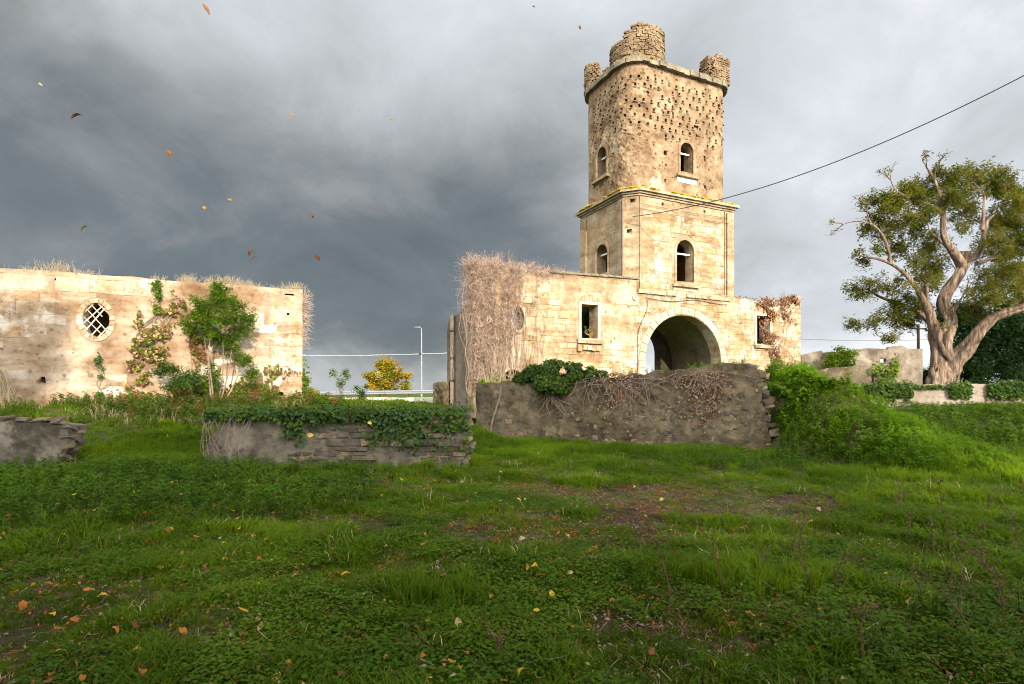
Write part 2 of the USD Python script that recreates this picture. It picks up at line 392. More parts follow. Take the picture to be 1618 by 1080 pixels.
M['ruin'] = stone('ruin_plaster', [(0.07, 0.052, 0.036), (0.22, 0.172, 0.125), (0.38, 0.315, 0.245)], patch=((0.09, 0.065, 0.04), 0.8, 0.54, 0.8), big=0.9, fine=5.0, bump=0.7, streak=0.5, pits=0.5)
M['parapet'] = stone('pale_parapet', [(0.40, 0.33, 0.24), (0.58, 0.50, 0.40), (0.66, 0.60, 0.52)], big=0.8, fine=4.0, bump=0.5)
M['wood'] = plain('pale_wood', (0.40, 0.32, 0.24), 0.8, var=0.3, scale=12)
M['white'] = plain('white_paint', (0.72, 0.70, 0.66), 0.6, var=0.12)
M['metal'] = plain('galvanised_steel', (0.22, 0.22, 0.225), 0.6, 0.2, var=0.2)
M['pipe'] = plain('pipe_cement', (0.19, 0.14, 0.10), 0.8, var=0.25)
M['iron'] = plain('rusty_iron', (0.06, 0.04, 0.03), 0.8, var=0.4)
M['cable'] = plain('black_cable', (0.02, 0.02, 0.022), 0.6, var=0.1)
M['wire_pale'] = plain('pale_wire', (0.5, 0.5, 0.5), 0.5, var=0.1)
M['moss'] = leafy('moss', (0.26, 0.19, 0.012), (0.50, 0.36, 0.016), (0.60, 0.46, 0.025), trans=0.1, scale=2.0, rough_=0.9, spec=0.05)
M['twig_pale'] = plain('pale_twig', (0.37, 0.262, 0.19), 0.9, var=0.45, scale=4.0)
M['twig'] = plain('dry_twig', (0.20, 0.13, 0.09), 0.9, var=0.55, scale=4.0)
M['straw'] = plain('dry_straw', (0.30, 0.225, 0.13), 0.9, var=0.3, scale=3.0)
M['vine_stem'] = plain('vine_bark', (0.20, 0.14, 0.095), 0.9, var=0.35, scale=5.0)
M['redstalk'] = plain('red_stalk', (0.10, 0.052, 0.025), 0.8, var=0.35, scale=5.0)
M['grass'] = leafy('grass_blade', (0.050, 0.088, 0.004), (0.125, 0.188, 0.007), (0.250, 0.265, 0.016), trans=0.45, scale=0.55)
M['clover'] = leafy('clover_leaf', (0.040, 0.078, 0.004), (0.088, 0.142, 0.007), (0.175, 0.205, 0.013), trans=0.3, scale=0.7)
M['weed'] = leafy('weed_leaf', (0.030, 0.060, 0.005), (0.066, 0.118, 0.007), (0.135, 0.185, 0.012), trans=0.32, scale=0.8)
M['weed_bright'] = leafy('bright_weed_leaf', (0.055, 0.110, 0.006), (0.120, 0.215, 0.010), (0.23, 0.32, 0.016), trans=0.5, scale=0.8)
M['ivy'] = leafy('ivy_leaf', (0.016, 0.040, 0.009), (0.036, 0.085, 0.013), (0.095, 0.140, 0.020), trans=0.2, scale=1.5, rough_=0.45, spec=0.2)
M['bush'] = leafy('bush_leaf', (0.040, 0.065, 0.008), (0.085, 0.130, 0.012), (0.165, 0.200, 0.020), trans=0.35, scale=1.2)
M['lime'] = leafy('lime_leaf', (0.08, 0.13, 0.012), (0.20, 0.27, 0.02), (0.30, 0.36, 0.03), trans=0.4, scale=1.2)
M['rust'] = leafy('rust_leaf', (0.12, 0.048, 0.022), (0.25, 0.115, 0.045), (0.36, 0.22, 0.09), trans=0.3, scale=1.5)
M['darkleaf'] = leafy('evergreen_leaf', (0.010, 0.022, 0.007), (0.020, 0.042, 0.010), (0.040, 0.065, 0.014), trans=0.2, scale=0.6)
M['treeleaf'] = leafy('broad_leaf', (0.065, 0.062, 0.008), (0.165, 0.142, 0.014), (0.340, 0.245, 0.030), trans=0.35, scale=0.5, rough_=0.45, spec=0.2)
M['yellowleaf'] = leafy('yellow_leaf', (0.26, 0.17, 0.012), (0.48, 0.32, 0.02), (0.56, 0.42, 0.04), trans=0.35, scale=0.6)
M['bark'] = bark('pale_bark', (0.035, 0.022, 0.014), (0.15, 0.10, 0.066), (0.33, 0.245, 0.175))
M['dark_bark'] = bark('dark_bark', (0.05, 0.035, 0.025), (0.10, 0.075, 0.055), (0.16, 0.12, 0.09))
M['dead'] = {'yellow': leafy('leaf_yellow', (0.40, 0.24, 0.03), (0.55, 0.36, 0.05), None, 0.2, 3.0), 'orange': leafy('leaf_orange', (0.28, 0.10, 0.02), (0.42, 0.17, 0.035), None, 0.2, 3.0),
             'brown': leafy('leaf_brown', (0.13, 0.05, 0.02), (0.24, 0.10, 0.04), None, 0.15, 3.0), 'pale': leafy('leaf_pale', (0.32, 0.22, 0.10), (0.46, 0.34, 0.18), None, 0.2, 3.0)}
M['roof'] = plain('clay_roof', (0.28, 0.13, 0.08), 0.85, var=0.3, scale=3.0)
M['house'] = stone('house_plaster', [(0.40, 0.32, 0.22), (0.55, 0.46, 0.34), (0.6, 0.52, 0.42)], big=0.5, fine=5.0, bump=0.3)
# ------------------------------------------------------------------ the frame of the old buildings: x along the front, y into the depth
ANG = 25.0
D1 = np.array([math.cos(math.radians(ANG)), math.sin(math.radians(ANG))])
D2 = np.array([-D1[1], D1[0]])
Q0 = np.array([5.7, 24.0])


def S(u, t=0.0):
    k = (u - CX) / F
    p = Q0 + t * D2
    return (k * p[1] - p[0]) / (D1[0] - k * D1[1])


def SZ(u, v, t=0.0):
    s = S(u, t)
    Y = (Q0 + s * D1 + t * D2)[1]
    return s, EYE + (HOR - v) / F * Y


def W(s, t, z=0.0):
    p = Q0 + s * D1 + t * D2
    return np.array([p[0], p[1], z])


def to_local(x, y):
    dx, dy = x - Q0[0], y - Q0[1]
    return dx * D1[0] + dy * D1[1], dx * D2[0] + dy * D2[1]


# ------------------------------------------------------------------ ground
WA, WB = np.array([-1.22, 18.3]), np.array([6.70, 14.5])      # foot of the dark wall before the gatehouse
_wd = (WB - WA) / np.linalg.norm(WB - WA)
_wn = np.array([-_wd[1], _wd[0]])
WLEN = np.linalg.norm(WB - WA)
SPINE = np.array([[10.2, 19.5, 2.0], [8.4, 17.2, 2.25], [8.0, 15.6, 2.2], [8.15, 14.0, 1.66], [8.35, 12.5, 1.0], [8.5, 11.2, 0.45], [8.7, 10.2, 0.05]])


def mound(x, y):
    x, y = np.asarray(x, float), np.asarray(y, float)
    best = np.zeros(np.shape(x))
    for a, b in zip(SPINE[:-1], SPINE[1:]):
        d = b[:2] - a[:2]
        k = np.clip(((x - a[0]) * d[0] + (y - a[1]) * d[1]) / (d @ d), 0, 1)
        dist = np.hypot(x - a[0] - k * d[0], y - a[1] - k * d[1])
        h = (a[2] + k * (b[2] - a[2])) * (1 - smoothstep(0.25, 1.65, dist))
        best = np.maximum(best, h)
    best = best * (0.86 + 0.45 * (meshkit.fbm(np.stack([x * 1.1, y * 1.1, np.zeros_like(x)], -1), 3, 57) - 0.36))
    return best


def ground_z(x, y):
    x, y = np.asarray(x, float), np.asarray(y, float)
    s, t = to_local(x, y)
    h = 1.15 * smoothstep(-5.6, -0.8, t) * (1 - smoothstep(-9.4, -8.2, s))
    # between the dark wall and the gatehouse the soil stands high
    a = (x - WA[0]) * _wd[0] + (y - WA[1]) * _wd[1]
    w = (x - WA[0]) * _wn[0] + (y - WA[1]) * _wn[1]
    fill = 1.45 * smoothstep(0.22, 0.45, w) * smoothstep(-0.1, 0.2, a) * (1 - smoothstep(WLEN + 0.6, WLEN + 2.5, a))
    h = np.maximum(h, fill)
    h = np.maximum(h, mound(x, y))
    h = np.maximum(h, 0.80 * smoothstep(12.5, 20.5, y) * smoothstep(7.5, 11.0, x))
    h = np.maximum(h, (0.72 * smoothstep(2.5, 6.0, t) + 0.3 * smoothstep(32, 40, y)) * np.where(s > -8.2, smoothstep(0.25, 0.5, w), 1.0))
    near = np.exp(-((np.hypot(x, y) / 30) ** 2))
    p = np.stack([x * 0.7, y * 0.7, np.zeros_like(x)], -1)
    q = np.stack([x * 2.9, y * 2.9, np.zeros_like(x)], -1)
    h = h + near * ((meshkit.fbm(p, 3, 5) - 0.5) * 0.22 + (meshkit.fbm(q, 2, 9) - 0.5) * 0.07)
    return h


def axis(lo, hi, step, far0, far1, n):
    a = np.arange(lo, hi + 1e-6, step)
    l = lo - np.geomspace(step * 2, lo - far0, n)[::-1]
    r = hi + np.geomspace(step * 2, far1 - hi, n)
    return np.r_[l, a, r]


gx, gy = axis(-15, 18, 0.14, -900, 900, 26), axis(1.5, 24, 0.13, -200, 1600, 26)
GX, GY = np.meshgrid(gx, gy)
GZ = ground_z(GX, GY)
nx, ny = len(gx), len(gy)
idx = np.arange(nx * ny).reshape(ny, nx)
quads = np.stack([idx[:-1, :-1], idx[:-1, 1:], idx[1:, 1:], idx[1:, :-1]], -1).reshape(-1, 4)
soil = usdkit.material(stage, '/World/Looks/soil', {
    'g': ('geometry', {}), 'n': ('noise_texture', {'scale': 3.5, 'detail': 9.0, 'roughness': 0.7}), 'n2': ('noise_texture', {'scale': 0.5, 'detail': 5.0}),
    'r': ('rgb_ramp', ramp2((0.32, (0.018, 0.011, 0.007)), (0.5, (0.045, 0.028, 0.017)), (0.68, (0.085, 0.055, 0.034)))),
    'rg': ('rgb_ramp', ramp2((0.3, (0.030, 0.045, 0.008)), (0.55, (0.055, 0.085, 0.012)), (0.75, (0.12, 0.12, 0.03)))),
    'sep': ('separate_xyz', {}), 'far': ('map_range', {'from_min': 15.0, 'from_max': 22.0, 'to_min': 0.0, 'to_max': 1.0, 'clamp': True}),
    'nm': ('map_range', {'from_min': 0.45, 'from_max': 0.56, 'to_min': 0.0, 'to_max': 0.55, 'clamp': True}),
    'mx': ('math', {'math_type': 'maximum'}), 'm': ('mix_color', {}),
    'nb': ('noise_texture', {'scale': 14.0, 'detail': 8.0, 'roughness': 0.7}), 'b': ('bump', {'strength': 0.9, 'distance': 0.05}),
    'p': ('principled_bsdf', {'roughness': 0.95, 'specular_ior_level': 0.1})},
    [('g.position', 'n.vector'), ('g.position', 'n2.vector'), ('n.fac', 'r.fac'), ('n.fac', 'rg.fac'), ('g.position', 'sep.vector'), ('sep.y', 'far.value'),
     ('n2.fac', 'nm.value'), ('far.result', 'mx.value1'), ('nm.result', 'mx.value2'), ('mx.value', 'm.fac'), ('r.color', 'm.a'), ('rg.color', 'm.b'), ('m.result', 'p.base_color'),
     ('g.position', 'nb.vector'), ('nb.fac', 'b.height'), ('b.normal', 'p.normal')], surface='p.BSDF')
obj('ground', (np.stack([GX, GY, GZ], -1).reshape(-1, 3), quads), soil, smooth=True, kind='structure', label='uneven dark soil under the grass of the old courtyard', cat='ground')


# ------------------------------------------------------------------ masonry
def blocks_in(region, hs, ws, joint, rng, skip=None, minarea=0.006):
    """courses of stones clipped to the region (x, z)"""
    out = []
    x0, z0, x1, z1 = region.bounds
    inner = region.buffer(-joint * 0.8)
    z = z0
    while z < z1:
        h = rng.uniform(*hs)
        x = x0 - rng.uniform(0, ws[1])
        while x < x1:
            w = rng.uniform(*ws)
            b = box(x + joint / 2, z + joint / 2, x + w - joint / 2, z + h - joint / 2)
            x += w
            c = b.intersection(inner)
            for g in getattr(c, 'geoms', [c]):
                if g.geom_type == 'Polygon' and g.area > minarea and not (skip and skip(g)):
                    out.append(g.simplify(0.01))
        z += h
    return out


def block_mesh(poly, proud, rng, bevel=0.018, jitter=0.006, y=0.0, deep=0.03):
    """a stone whose face stands proud (towards -y) of the plane y, with worn edges"""
    poly = shapely.geometry.polygon.orient(poly)
    c = np.array(poly.exterior.coords)[:-1]
    n = len(c)
    cen = c.mean(0)
    front = c + (cen - c) / np.maximum(np.linalg.norm(cen - c, axis=1, keepdims=True), 1e-6) * bevel * 1.4
    front = front + rng.normal(0, jitter, front.shape)
    mid = c + rng.normal(0, jitter * 0.5, c.shape)
    fy = y - proud + rng.normal(0, 0.006, n)
    V = np.vstack([np.c_[c[:, 0], np.full(n, y + deep), c[:, 1]], np.c_[mid[:, 0], np.full(n, y - proud + bevel * 0.6), mid[:, 1]], np.c_[front[:, 0], fy, front[:, 1]]])
    f = []
    for k in range(2):
        for j in range(n):
            a, b = k * n + j, k * n + (j + 1) % n
            f += [(a, b, b + n), (a, b + n, a + n)]
    convex = poly.convex_hull.area - poly.area < 1e-4
    if convex:
        f += [(2 * n, 2 * n + j, 2 * n + j + 1) for j in range(1, n - 1)]
    else:
        vv, ff = trimesh.creation.triangulate_polygon(Polygon(front), engine='earcut') if Polygon(front).is_valid else (front, np.array([(0, j, j + 1) for j in range(1, n - 1)]))
        if len(vv) == n:
            k = [int(np.argmin(np.linalg.norm(front - p, axis=1))) for p in vv]
            f += [tuple(2 * n + k[i] for i in t) for t in ff]
        else:
            f += [(2 * n, 2 * n + j, 2 * n + j + 1) for j in range(1, n - 1)]
    return trimesh.Trimesh(V, np.array(f), process=False)


def lay(parent, polys, mats, rng, name='stone_block', most=290, proud=(0.006, 0.03), **kw):
    order = sorted(range(len(polys)), key=lambda i: -polys[i].area)
    big = set(order[:most])
    rest = {}
    for i, p in enumerate(polys):
        me = block_mesh(p, rng.uniform(*proud), rng, **kw)
        k = int(rng.integers(len(mats)))
        if i in big:
            obj(name, me, mats[k], parent)
        else:
            rest.setdefault(k, []).append(me)
    if rest:
        obj(name + '_infill', merge([m for l in rest.values() for m in l]), mats[0], parent, kind='stuff')


def arch_poly(s0, s1, z0, z1, rise=None, n=16):
    """opening with a round or segmental head"""
    w = s1 - s0
    rise = w / 2 if rise is None else rise
    th = np.linspace(0, math.pi, n)
    c = (s0 + s1) / 2
    return Polygon([(s0, z0), (s1, z0)] + [(c + w / 2 * math.cos(a), z1 - rise + rise * math.sin(a)) for a in th])


def ring(poly, w, cut=None):
    r = poly.buffer(w, join_style=2).difference(poly)
    return r.difference(cut) if cut is not None else r


def oval(s, z, a, b, n=28):
    th = np.linspace(0, 2 * math.pi, n, endpoint=False)
    return Polygon([(s + a * math.cos(k), z + b * math.sin(k)) for k in th])


def jag(pts, rng, step=0.35, amp=0.06):
    """a ragged line through the points"""
    out = []
    for (a, b), (c, d) in zip(pts[:-1], pts[1:]):
        n = max(1, int(math.hypot(c - a, d - b) / step))
        for i in range(n):
            k = i / n
            out.append((a + (c - a) * k, b + (d - b) * k + rng.uniform(-amp, amp)))
    out.append(pts[-1])
    return out


FR = dict(loc=(Q0[0], Q0[1], 0), rz=ANG)
rng = np.random.default_rng(11)

# ================================================================== gatehouse front
front = thing('ruined_gatehouse', 'sunlit cream stone gatehouse wing with a big arched gateway, below the tall tower', 'ruined building', **FR)
sL, sR = S(748), S(1265)
sT0, sT1 = S(1006), S(1157)
top = [(sR, SZ(1265, 467)[1]), (S(1258), SZ(1258, 468)[1]), (S(1238), SZ(1238, 474)[1]), (S(1215), SZ(1215, 477)[1]), (S(1190), SZ(1190, 474)[1]), (sT1, SZ(1157, 470)[1]),
       (sT1 - 0.1, SZ(1155, 467)[1]), (sT0, SZ(1006, 461)[1]), (sT0 - 0.02, SZ(1004, 440)[1]), (S(870), SZ(870, 430)[1]), (S(790), 6.42), (sL, 6.35)]
outline = Polygon([(sL, 0.6), (sR, 0.6)] + jag(top, rng, 0.4, 0.035))
G0, G1 = S(1019), S(1139)
gate = arch_poly(G0, G1, 0.5, SZ(1075, 497)[1], (G1 - G0) / 2 * 0.96, 28)
wl = box(S(918), SZ(918, 534)[1], S(944), SZ(918, 480)[1])
wr = box(S(1195), SZ(1195, 543)[1], S(1216), SZ(1195, 498)[1])
ow = oval(S(819), SZ(819, 503)[1], 0.24, 0.46)
lowarch = arch_poly(S(789), S(832), 0.9, SZ(810, 583)[1], 0.75)
holes = shapely.union_all([gate, wl, wr, ow, lowarch])
body = outline.difference(holes)
obj('wall', rough(extr(body, 0.0, 0.62), 0.4, 0.012, 3, 1.2), M['facade_plaster'], front)
trimcut = shapely.union_all([gate.buffer(0.36), wl.buffer(0.2, join_style=2), wr.buffer(0.2, join_style=2), ow.buffer(0.14), lowarch.buffer(0.12)])
plaster = lambda g: (meshkit.fbm(np.array([g.centroid.x * 0.55, g.centroid.y * 0.75, 2.2]), 3, 4) > 0.66) or (g.centroid.y > 5.55 and g.centroid.x < sT0)
polys = blocks_in(body.difference(trimcut).intersection(box(-20, 1.6, 20, 9)), (0.20, 0.30), (0.32, 0.62), 0.016, rng, skip=plaster)
lay(front, polys, M['facade'], rng, most=290)
# voussoirs of the big arch
c_s, r_i = (G0 + G1) / 2, (G1 - G0) / 2
zc = SZ(1075, 497)[1] - r_i * 0.96
nv = 19
for i in range(nv):
    a0, a1 = math.pi * i / nv + 0.006, math.pi * (i + 1) / nv - 0.006
    ri, ro = r_i + 0.002, r_i + 0.33
    arc = [(c_s + r * math.cos(a), zc + r * 0.97 * math.sin(a)) for r, aa in ((ri, np.linspace(a0, a1, 3)), (ro, np.linspace(a1, a0, 3))) for a in aa]
    obj('arch_stone', block_mesh(Polygon(arc), 0.045, rng, bevel=0.02), M['trim'], front)
for side in (-1, 1):
    z = 0.9
    while z < zc - 0.1:
        h = min(rng.uniform(0.35, 0.5), zc - z)
        x0 = c_s + side * (r_i + 0.002); x1 = c_s + side * (r_i + 0.33)
        obj('jamb_stone', block_mesh(box(min(x0, x1), z + 0.006, max(x0, x1), z + h - 0.006), 0.045, rng, bevel=0.02), M['trim'], front)
        z += h
# window surrounds
def surround(parent, hole, w, y0, mat, name='window_frame', sill=None, proud=0.045):
    fr = obj(name, extr(ring(hole, w), y0 - proud, y0 + 0.1), mat, parent)
    if sill:
        x0, _, x1, _ = hole.bounds
        z0 = hole.bounds[1]
        m = rough(bx(x0 - w - 0.08, x1 + w + 0.08, y0 - 0.15, y0 + 0.25, z0 - w - 0.1 + 0.02, z0 - w + 0.06 + 0.02), 0.12, 0.012, 5)
        obj('sill', m, M['sill'], parent)
    return fr
surround(front, wl, 0.13, 0.0, M['trim'], sill=True)
surround(front, wr, 0.12, 0.0, M['trim'], sill=True)
surround(front, ow, 0.09, 0.0, M['trim'])
surround(front, lowarch, 0.09, 0.0, M['trim'])
x0, z0, x1, z1 = wl.bounds
lint = [(x0 - 0.1 + (x1 - x0 + 0.2) * k, z1 + 0.16 + 0.2 * math.sin(math.pi * k)) for k in np.linspace(0, 1, 9)]
for a, b in zip(lint[:-1], lint[1:]):
    obj('relieving_arch_stone', block_mesh(Polygon([(a[0] + .006, z1 + 0.14), (b[0] - .006, z1 + 0.14), (b[0] - .006, b[1] + 0.08), (a[0] + .006, a[1] + 0.08)]), 0.03, rng), M['facade'][0], front)
# broken stones under the left window
for k in range(5):
    xx = x0 - 0.22 + k * 0.22
    obj('ledge_stone', rough(bx(xx, xx + 0.2, -0.14 - rng.uniform(0, .06), 0.05, z0 - 0.46 - rng.uniform(0, 0.08), z0 - 0.28), 0.07, 0.02, k), M['facade'][k % 3], front)
# tile coping on the left wing, ledge stones below the tower
s = S(868)
while s < sT0 - 0.15:
    w = rng.uniform(0.3, 0.5); zt = 6.36 + (s - S(870)) * 0.02
    zt = np.interp(s, [S(870), sT0], [SZ(870, 430)[1], SZ(1004, 440)[1]])
    obj('coping_tile', rough(bx(s, s + w - 0.02, -0.09, 0.7, zt - 0.02, zt + 0.06 + rng.uniform(-0.01, 0.02)), 0.15, 0.012, int(s * 50) % 97), M['cornice'], front)
    s += w
s = sT0 + 0.05
while s < S(1152):
    w = rng.uniform(0.35, 0.6); zt = SZ(1080, 464)[1] - 0.02
    if not (S(1062) < s < S(1082)):
        obj('ledge_stone', rough(bx(s, s + w - 0.03, -0.10, 0.12, zt - 0.13, zt + 0.03 + rng.uniform(-0.02, 0.02)), 0.12, 0.02, int(s * 50) % 89), M['mould'], front)
    s += w
# passage behind the arch: side walls, vault and the narrower far arch
V0, V1, DEP = G0 - 0.25, G1 + 0.22, 3.55
vault_out = box(V0 - 0.5, 0.6, V1 + 0.5, 6.0)
vault_in = arch_poly(V0, V1, 0.5, SZ(1075, 497)[1] + 0.15, (V1 - V0) / 2 * 0.9, 24)
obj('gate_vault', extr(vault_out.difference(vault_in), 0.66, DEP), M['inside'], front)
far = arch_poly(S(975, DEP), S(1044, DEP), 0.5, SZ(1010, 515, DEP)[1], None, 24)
obj('far_arch', extr(vault_out.difference(far), DEP + 0.003, DEP + 0.5), M['soot'], front)  # dark colour dims the sun patch on this wall
# rooms behind: end wall with the lower parapet at the left, dark room at the right, back of the low arch
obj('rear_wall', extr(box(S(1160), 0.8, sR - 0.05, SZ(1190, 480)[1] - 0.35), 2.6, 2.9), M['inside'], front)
obj('unseen_roof_slab', bx(S(1160), sR - 0.05, 0.64, 2.88, SZ(1190, 480)[1] - 0.34, SZ(1190, 480)[1] - 0.2), M['inside'], front)
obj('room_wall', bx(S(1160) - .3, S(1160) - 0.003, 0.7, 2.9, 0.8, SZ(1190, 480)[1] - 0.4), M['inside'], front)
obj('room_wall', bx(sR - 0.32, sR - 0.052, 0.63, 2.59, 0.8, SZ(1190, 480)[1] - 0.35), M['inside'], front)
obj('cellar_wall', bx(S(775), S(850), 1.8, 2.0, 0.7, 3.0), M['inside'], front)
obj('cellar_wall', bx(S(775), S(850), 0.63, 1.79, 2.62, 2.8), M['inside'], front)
sidez = SZ(712, 500, 2.4)[1]
side_poly = Polygon([(0.63, 0.3), (3.1, 0.3), (3.1, sidez - 0.5), (2.85, sidez - 0.05), (1.2, sidez + 0.1), (0.63, sidez + 0.4)])
m = extr(side_poly, 0, 0.5); v = m.vertices.copy()
obj('end_wall', rough(trimesh.Trimesh(np.c_[sL + 0.002 + v[:, 1], v[:, 0], v[:, 2]], m.faces[:, ::-1], process=False), 0.25, 0.02, 8), M['side_wall'], front)
# buttress and low wall stub beside the end wall, drain pipe
obj('wall_stub', rough(bx(sL - 0.42, sL - 0.01, 2.3, 3.6, -0.2, SZ(700, 604, 2.8)[1]), 0.12, 0.09, 12), M['dark_wall'], front)
pp = np.array([[sL - 0.13, 2.05, 0.9], [sL - 0.13, 2.05, sidez + 0.05]])
obj('drain_pipe', tube(pp, 0.085, 10), M['pipe'], front)
for zz in (2.0, 2.9, 4.0):
    obj('pipe_bracket', tube(np.array([[sL - 0.13, 2.05, zz], [sL - 0.13, 2.05, zz + 0.07]]), 0.105, 10), M['iron'], front)
# small lamp bracket and cable on the facade
a = SZ(1004, 470, -0.1)
obj('round_insulator', trimesh.creation.annulus(0.05, 0.1, 0.06, transform=trimesh.transformations.rotation_matrix(math.pi / 2, [1, 0, 0], )).apply_translation([a[0], -0.08, a[1]]), M['white'], front)
ln = [SZ(u, v) for u, v in ((1020, 470), (1045, 475), (1070, 476), (1095, 474), (1130, 480), (1148, 481))]
obj('facade_cable', tube(spline([(p[0], -0.06, p[1]) for p in ln], 24), 0.012, 5), M['cable'], front)
ln = [SZ(u, v) for u, v in ((1021, 472), (1019, 495), (1010, 515), (1006, 545), (1006, 590))]
obj('facade_cable', tube(spline([(p[0], -0.05, p[1]) for p in ln], 24), 0.012, 5), M['cable'], front)

# ================================================================== tower
tower = thing('stone_tower', 'tall square stone tower with rounded corners, rows of small holes and a broken crown', 'tower', **FR)
TF = 0.13
C = 0.48
s0 = S(1010, TF) - C
s1 = S(1157, TF)
T1 = 4.0
for _ in range(30):                                   # depth at which the far left corner is seen at u=919
    p = Q0 + s0 * D1 + T1 * D2
    T1 += ((CX + F * p[0] / p[1]) - 919) / 22.0
Z0, ZM, ZT = 5.4, 10.35, 16.0
low = Polygon([(s0 + C, TF), (s1, TF), (s1, T1), (s0, T1), (s0, TF + C)])


def prism(poly, z0, z1):
    m = trimesh.creation.extrude_polygon(poly, z1 - z0, engine='earcut')
    m.apply_translation([0, 0, z0])
    return m


def through_x(poly_tz, x0, x1):
    """polygon in (t, z) extruded along s"""
    m = extr(poly_tz, x0, x1); v = m.vertices
    return trimesh.Trimesh(np.c_[v[:, 1], v[:, 0], v[:, 2]], m.faces[:, ::-1], process=False)


def T_at(u, s):
    """t of the point of the plane s = const seen at column u"""
    k = (u - CX) / F
    p = Q0 + s * D1
    return (k * p[1] - p[0]) / (D2[0] - k * D2[1])


def TZ(u, v, s):
    t = T_at(u, s)
    Y = (Q0 + s * D1 + t * D2)[1]
    return t, EYE + (HOR - v) / F * Y


def dents(seed, n, area, depth=(0.02, 0.05), size=(0.05, 0.13)):
    """small lumps to bite out of a wall: area(k) gives a point and the inward normal"""
    r = np.random.default_rng(seed)
    out = []
    for k in range(n):
        p, nrm = area(r)
        rad = r.uniform(*size)
        out.append(m3.Manifold.sphere(rad, 7).scale((r.uniform(.7, 1.5), r.uniform(.7, 1.5), r.uniform(.6, 1.2))).translate(tuple(p - nrm * (rad * 0.45))))
    return m3.Manifold.batch_boolean(out, m3.OpType.Add)


wfl = arch_poly(S(1069, TF), S(1096, TF), SZ(1082, 445, TF)[1], SZ(1082, 379, TF)[1])
wfu = arch_poly(S(1074, TF + .1), S(1094, TF + .1), SZ(1084, 271, TF)[1], SZ(1084, 224, TF)[1])
tl = (T_at(960, s0), T_at(942, s0))
wll = arch_poly(tl[0], tl[1], TZ(951, 432, s0)[1], TZ(951, 386, s0)[1])
tu = (T_at(961, s0 + .1), T_at(946, s0 + .1))
wlu = arch_poly(tu[0], tu[1], TZ(953, 275, s0)[1], TZ(953, 231, s0)[1])
inner_low = prism(low.buffer(-0.55, join_style=2), Z0 - 1, ZM + 3)
lowm = rough(prism(low, Z0, ZM - 0.28), 0.3, 0.012, 21, 1.5)
lowm = lowm - man(inner_low) - man(extr(wfl, -1, 1.2)) - man(through_x(wll, s0 - 1, s0 + 1.0))
for (u, v) in ((999, 317), (996, 364)):               # putlog holes
    a = SZ(u, v, TF + .24)
    lowm = lowm - man(bx(a[0] - .08, a[0] + .08, -1, TF + 0.55, a[1] - .08, a[1] + .08))
for (u, v) in ((1047, 322), (1113, 334), (1032, 452)):
    a = SZ(u, v, TF)
    lowm = lowm - man(bx(a[0] - .06, a[0] + .06, -1, TF + 0.4, a[1] - .07, a[1] + .07))
obj('lower_storey', tri(lowm), M['tower_low'], tower)
obj('tower_floor', prism(low.buffer(-0.56, join_style=2), ZM - 0.5, ZM - 0.3), M['soot'], tower)
obj('tower_floor', prism(low.buffer(-0.56, join_style=2), Z0 + 0.02, Z0 + 0.2), M['soot'], tower)
# masonry showing through the thin plaster of the lower storey front, corner strips
fr_reg = box(S(1016, TF), 6.1, S(1144, TF), ZM - 0.85).difference(wfl.buffer(0.24, join_style=2))
polys = blocks_in(fr_reg, (0.22, 0.30), (0.36, 0.66), 0.02, rng, skip=lambda g: meshkit.fbm(np.array([g.centroid.x * 0.7, g.centroid.y * 0.7, 5.2]), 3, 14) > 0.64)
lay(tower, polys, M['facade'], rng, most=250, y=TF, proud=(0.004, 0.02))
zpl = ZM - 0.32
obj('corner_strip', rough(bx(S(1144, TF), s1 + 0.04, TF - 0.07, TF + 0.3, Z0 + .3, zpl), 0.4, 0.01, 2), M['tower_low'], tower)
obj('corner_strip', rough(bx(s0 + C + 0.0, S(1012, TF), TF - 0.06, TF + 0.3, Z0 + .3, zpl), 0.4, 0.01, 5), M['tower_low'], tower)
obj('corner_strip', rough(bx(s0 - 0.06, s0 + 0.2, TF + C, T_at(978, s0), Z0 + .3, zpl), 0.4, 0.01, 6), M['tower_low'], tower)
obj('corner_strip', rough(bx(s0 - 0.06, s0 + 0.2, T_at(927, s0), T1 + 0.05, Z0 + .3, zpl), 0.4, 0.01, 7), M['tower_low'], tower)
# conduits running up beside the corner
for du, rr in ((984, 0.03), (981, 0.022)):
    t = T_at(du, s0 - 0.1)
    obj('conduit', tube(np.array([[s0 - 0.1, t, 6.0], [s0 - 0.1, t, ZM - 0.4]]), rr, 6), M['pipe'], tower)
obj('conduit', tube(np.array([[S(1146, TF), TF - 0.1, 6.1], [S(1146, TF), TF - 0.1, ZM - 0.4]]), 0.022, 6), M['iron'], tower)
for k, (u1, v1, u2, v2) in enumerate(((1010, 322, 1146, 345), (1010, 330, 1150, 354))):
    a, b = SZ(u1, v1, TF), SZ(u2, v2, TF)
    obj('thin_wire', tube(np.array([[a[0], TF - 0.09, a[1]], [(a[0] + b[0]) / 2, TF - 0.09, (a[1] + b[1]) / 2 - 0.05], [b[0], TF - 0.09, b[1]]]), 0.009, 5), M['iron'], tower)

# middle cornice: mitred moulding round the body, ragged
def band(poly, prof, mat, name, seed, amp=0.015, res=0.2):
    """prof: list of (offset, z0, z1) slabs"""
    for i, (o, a, b) in enumerate(prof):
        obj(name, rough(prism(poly.buffer(o, join_style=2), a, b).difference(prism(poly.buffer(-0.5, join_style=2), a - .1, b + .1), engine='manifold'), res, amp, seed + i), mat, tower)
band(low, [(0.05, ZM - 0.279, ZM - 0.2), (0.13, ZM - 0.199, ZM - 0.12), (0.24, ZM - 0.119, ZM)], M['mould'], 'middle_cornice', 30)

